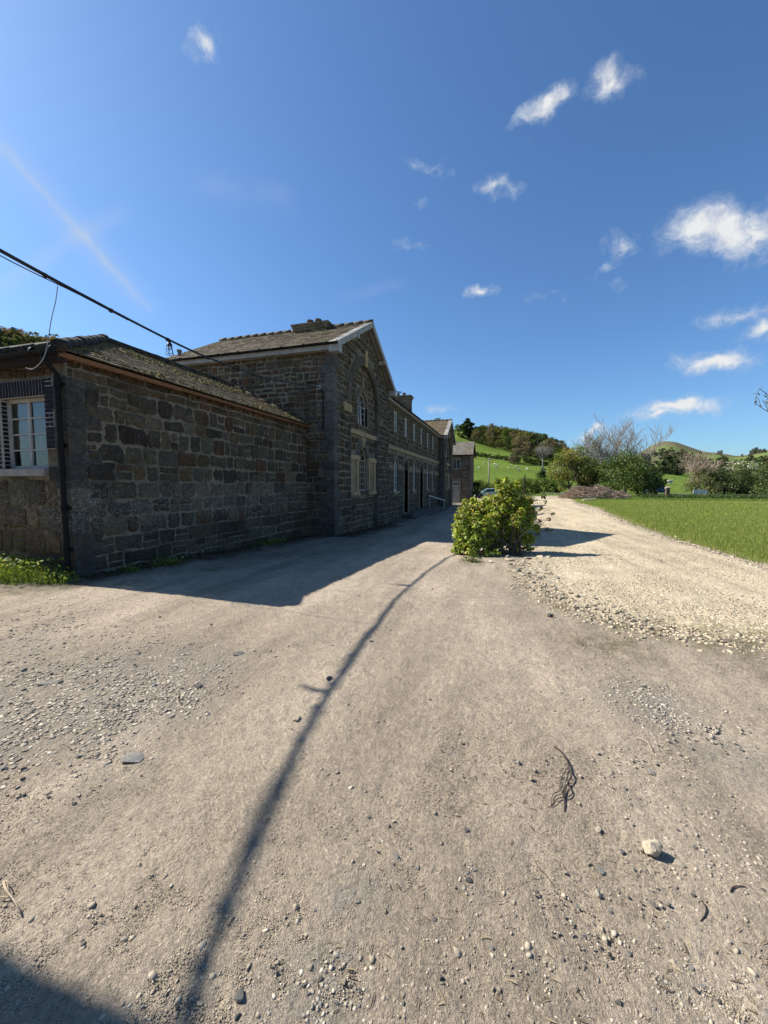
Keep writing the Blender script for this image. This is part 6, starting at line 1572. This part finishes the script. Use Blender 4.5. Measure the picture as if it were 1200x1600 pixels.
# bits of straw and broken stalk
n = 650; px = rng.uniform(-40, 1240, n); py = 800 + 800 * rng.uniform(.2, 1.05, n); dd = np.stack([ray(a, b) for a, b in zip(px, py)]); x = dd[:, 0] * -1.6 / dd[:, 2]; y = dd[:, 1] * -1.6 / dd[:, 2]
k = (vnoise(x * .8, y * .8, 27) > .45) & (poly_sd(x, y, TRACK) < 0); x, y = x[k], y[k]; n = len(x)
V, F = leaf_verts(np.c_[x, y, yz(x, y) + .004], unit(rng.normal(size=(n, 3)) * .12 + [0, 0, 1]), rng.uniform(.012, .045, n), .1, .10); lc = np.array([(.42, .35, .22), (.16, .12, .08), (.30, .24, .16), (.09, .07, .05)])
tag(np_mesh('straw_bits', V, F, M['leaf_far'], tint=np.repeat(lc[rng.integers(0, 4, n)], 6, 0)), kind='stuff')
# twigs
def twig(label, paths, r, mat, name='fallen_twig', z0=.012, lift=.02):
    first = ground_at(*paths[0][0]); t = thing(name, label, 'twig', (first[0], first[1], yard_z(first[0], first[1])))
    mb = MB()
    for pth, rr in zip(paths, r):
        P = []
        for i, (px, py) in enumerate(pth):
            p = ground_at(px, py); P.append((p[0], p[1], yard_z(p[0], p[1]) + z0 + lift * math.sin(math.pi * i / max(1, len(pth) - 1))))
        P = spline(P, 4); mb.tube(P, [rr * (1 - .5 * i / len(P)) for i in range(len(P))], 6)
    mb.build('branch', M[mat], t, smooth=True); return t
twig('dark forked twig with several bent prongs lying on the yard', [[(866, 1170), (876, 1178), (886, 1193), (889, 1205), (893, 1215), (890, 1222), (885, 1232), (883, 1245), (882, 1258), (882, 1270)], [(887, 1202), (879, 1215), (876, 1228), (875, 1240), (866, 1244), (862, 1250), (861, 1262)], [(888, 1224), (891, 1235), (894, 1244), (886, 1250), (872, 1252), (862, 1262), (855, 1264)], [(879, 1226), (877, 1238), (881, 1250)]], [.0052, .0025, .0034, .0025], 'twig_bark', lift=.008, z0=.004)
twig('thin pale curved stalk lying right of the forked twig', [[(995, 1155), (1012, 1165), (1020, 1180), (1032, 1190), (1039, 1194)]], [.003], 'twig_pale', lift=.005, z0=.004)
twig('short pale forked twig at the left edge of the yard', [[(6, 1380), (10, 1400), (22, 1418), (33, 1433)], [(14, 1402), (12, 1388), (8, 1378)], [(2, 1405), (14, 1406)]], [.005, .003, .003], 'twig_pale')
twig('small dry root tangled in the slate chippings', [[(240, 1093), (262, 1094), (276, 1096), (280, 1106), (290, 1112)], [(277, 1096), (279, 1085)]], [.004, .003], 'twig_pale')
twig('short dark hooked twig near the right edge of the yard', [[(1141, 1398), (1145, 1391), (1155, 1389), (1166, 1390)]], [.003], 'twig_bark', z0=.003, lift=.002)
twig('curved dark twig below the white angular stone', [[(1098, 1412), (1103, 1422), (1101, 1433), (1094, 1441)]], [.003], 'twig_bark', z0=.003, lift=.002)
# ================================================================== LIGHT AND SKY
SUN = Vector((-4.27, .05, 3.95)).normalized()
elev = math.asin(SUN.z); 
sl = bpy.data.lights.new('sun', 'SUN'); sl.energy = 5.0; sl.angle = R(.53); sl.color = (1.0, .945, .86)
so = bpy.data.objects.new('sun', sl); col.objects.link(so); so.rotation_euler = SUN.to_track_quat('Z', 'Y').to_euler(); so.location = (-30, 5, 40)
world = bpy.data.worlds.new('World'); scene.world = world; world.use_nodes = True
W = NT.__new__(NT); W.t = world.node_tree; W.t.nodes.clear(); W.out = W.t.nodes.new('ShaderNodeOutputWorld')
sky = W.n('TexSky'); sky.sky_type = 'NISHITA'; sky.sun_disc = False; sky.sun_elevation = elev; sky.sun_rotation = math.atan2(SUN.x, SUN.y); sky.altitude = 50; sky.air_density = 1.0; sky.dust_density = .8; sky.ozone_density = 2.6
vec0 = W.coord('Generated')
def warp(scale, amt, det):
    c_ = W.noise(vec0, scale, det, .55, 'Color'); return W.vmath('MULTIPLY', W.vmath('SUBTRACT', c_, (.5, .5, .5)), (amt, amt, amt))
vec = W.vmath('ADD', vec0, W.vmath('ADD', warp(7, .10, 3), warp(24, .035, 4)))
nz = W.noise(vec0, 16, 8, .62); nz2 = W.noise(vec, 50, 6, .65)
wob = W.math('ADD', W.math('MULTIPLY', W.math('SUBTRACT', nz, .5), 2.2), W.math('MULTIPLY', W.math('SUBTRACT', nz2, .5), 1.5))
# fair weather clouds where they hang in the sky: direction, half width, half height, tilt, strength
CL = [(1122, 365, 88, 44, 0, .92), (1175, 350, 50, 40, 0, .9), (1090, 390, 45, 25, 0, .7), (1160, 485, 60, 17, -14, .75), (1195, 510, 40, 20, -14, .8), (1122, 562, 72, 20, -4, 1.05), (1055, 640, 75, 15, -6, 1.0), (1030, 653, 45, 10, -6, .9), (1075, 630, 30, 12, 0, .9), (855, 165, 52, 24, -28, .95), (952, 135, 38, 24, -30, .85), (300, 60, 34, 32, 0, .85), (755, 458, 34, 11, 6, .85), (770, 300, 36, 13, -8, .58), (668, 255, 34, 14, 10, .5), (975, 370, 34, 20, 0, .55), (945, 405, 30, 14, -30, .42), (962, 440, 18, 12, 0, .5), (652, 318, 16, 14, 0, .4), (440, 522, 30, 8, -10, .5), (640, 388, 26, 8, 0, .35), (690, 640, 30, 8, 0, .4), (925, 672, 40, 9, -12, .75), (1200, 320, 30, 14, -20, .5), (860, 470, 30, 8, 0, .35)]
dens = None
for px, py, a, b, ang_, amp in CL:
    d = Vector(ray(px, py)); dl = d.length; d.normalize()
    ex = Vector(ray(px + 1, py)).normalized() - d; ey = Vector(ray(px, py - 1)).normalized() - d; lx, ly = ex.length, ey.length; ex.normalize(); ey = (ey - ex * ey.dot(ex)).normalized()
    c, s = math.cos(R(-ang_)), math.sin(R(-ang_)); u_ = (ex * c + ey * s) / (a * lx * 1.25); v_ = (ey * c - ex * s) / (b * ly * 1.25)
    rel = W.vmath('SUBTRACT', vec, tuple(d)); du = W.vmath('DOT_PRODUCT', rel, tuple(u_)); dv = W.vmath('DOT_PRODUCT', rel, tuple(v_))
    q = W.math('SQRT', W.math('ADD', W.math('MULTIPLY', du, du), W.math('MULTIPLY', dv, dv)))
    f = W.math('MULTIPLY', W.math('SUBTRACT', 1.12, q), amp)
    dens = f if dens is None else W.math('MAXIMUM', dens, f)
cloud = W.ramp(W.math('ADD', dens, W.math('MULTIPLY', wob, .68)), [(.12, 0), (.40, .16), (.70, .58), (1.05, 1)])
cloud = W.math('MULTIPLY', cloud, W.ramp(dens, [(.0, 0), (.12, 1)]))
# two old vapour trails at the left
vecs = W.vmath('ADD', vec0, W.vmath('ADD', warp(5, .02, 3), warp(30, .012, 4)))
def trail(p0, p1, wpx, amp):
    a = Vector(ray(*p0)).normalized(); b = Vector(ray(*p1)).normalized(); nrm = a.cross(b).normalized(); mid = (a + b).normalized(); half = (a - b).length / 2; t = (b - a).normalized()
    dd = W.math('ABSOLUTE', W.vmath('DOT_PRODUCT', vecs, tuple(nrm))); al = W.math('ABSOLUTE', W.vmath('DOT_PRODUCT', W.vmath('SUBTRACT', vec, tuple(mid)), tuple(t)))
    f = W.math('MULTIPLY', W.ramp(W.math('DIVIDE', dd, wpx / FPX * .8), [(0, 1), (1, 0)], 'EASE'), W.ramp(W.math('DIVIDE', al, half), [(.6, 1), (1, 0)]))
    return W.math('MULTIPLY', f, W.math('MULTIPLY', W.ramp(nz, [(.3, .35), (.7, 1.2)]), amp))
tr_ = W.math('ADD', W.math('ADD', trail((-60, 170), (250, 500), 34, .22), trail((-60, 166), (250, 500), 9, .26)), trail((-40, 470), (210, 320), 16, .24))
tr_ = W.math('ADD', tr_, trail((280, 285), (480, 310), 26, .10)); tr_ = W.math('ADD', tr_, trail((520, 470), (640, 440), 14, .10))
tot = W.math('MAXIMUM', cloud, tr_)
tint = W.mix(1, sky.outputs[0], (.74, 1.03, 1.29), 'MULTIPLY')
shade = W.mix(W.ramp(W.math('ADD', dens, W.math('MULTIPLY', W.math('SUBTRACT', nz2, .5), .8)), [(.3, 0), (.8, 1)]), (4.4, 5.1, 6.1), (6.6, 6.7, 6.8))
fin = W.mix(tot, tint, shade)
bg = W.n('Background'); W.set(bg.inputs[0], fin); bg.inputs[1].default_value = .068
W.t.links.new(bg.outputs[0], W.out.inputs[0])
scene.view_settings.view_transform = 'Standard'; scene.view_settings.look = 'None'; scene.view_settings.exposure = 0.88; scene.view_settings.gamma = 1; scene.view_settings.use_curve_mapping = False
scene.render.engine = 'CYCLES'; scene.cycles.max_bounces = 5; scene.cycles.transparent_max_bounces = 8; scene.cycles.use_denoising = True
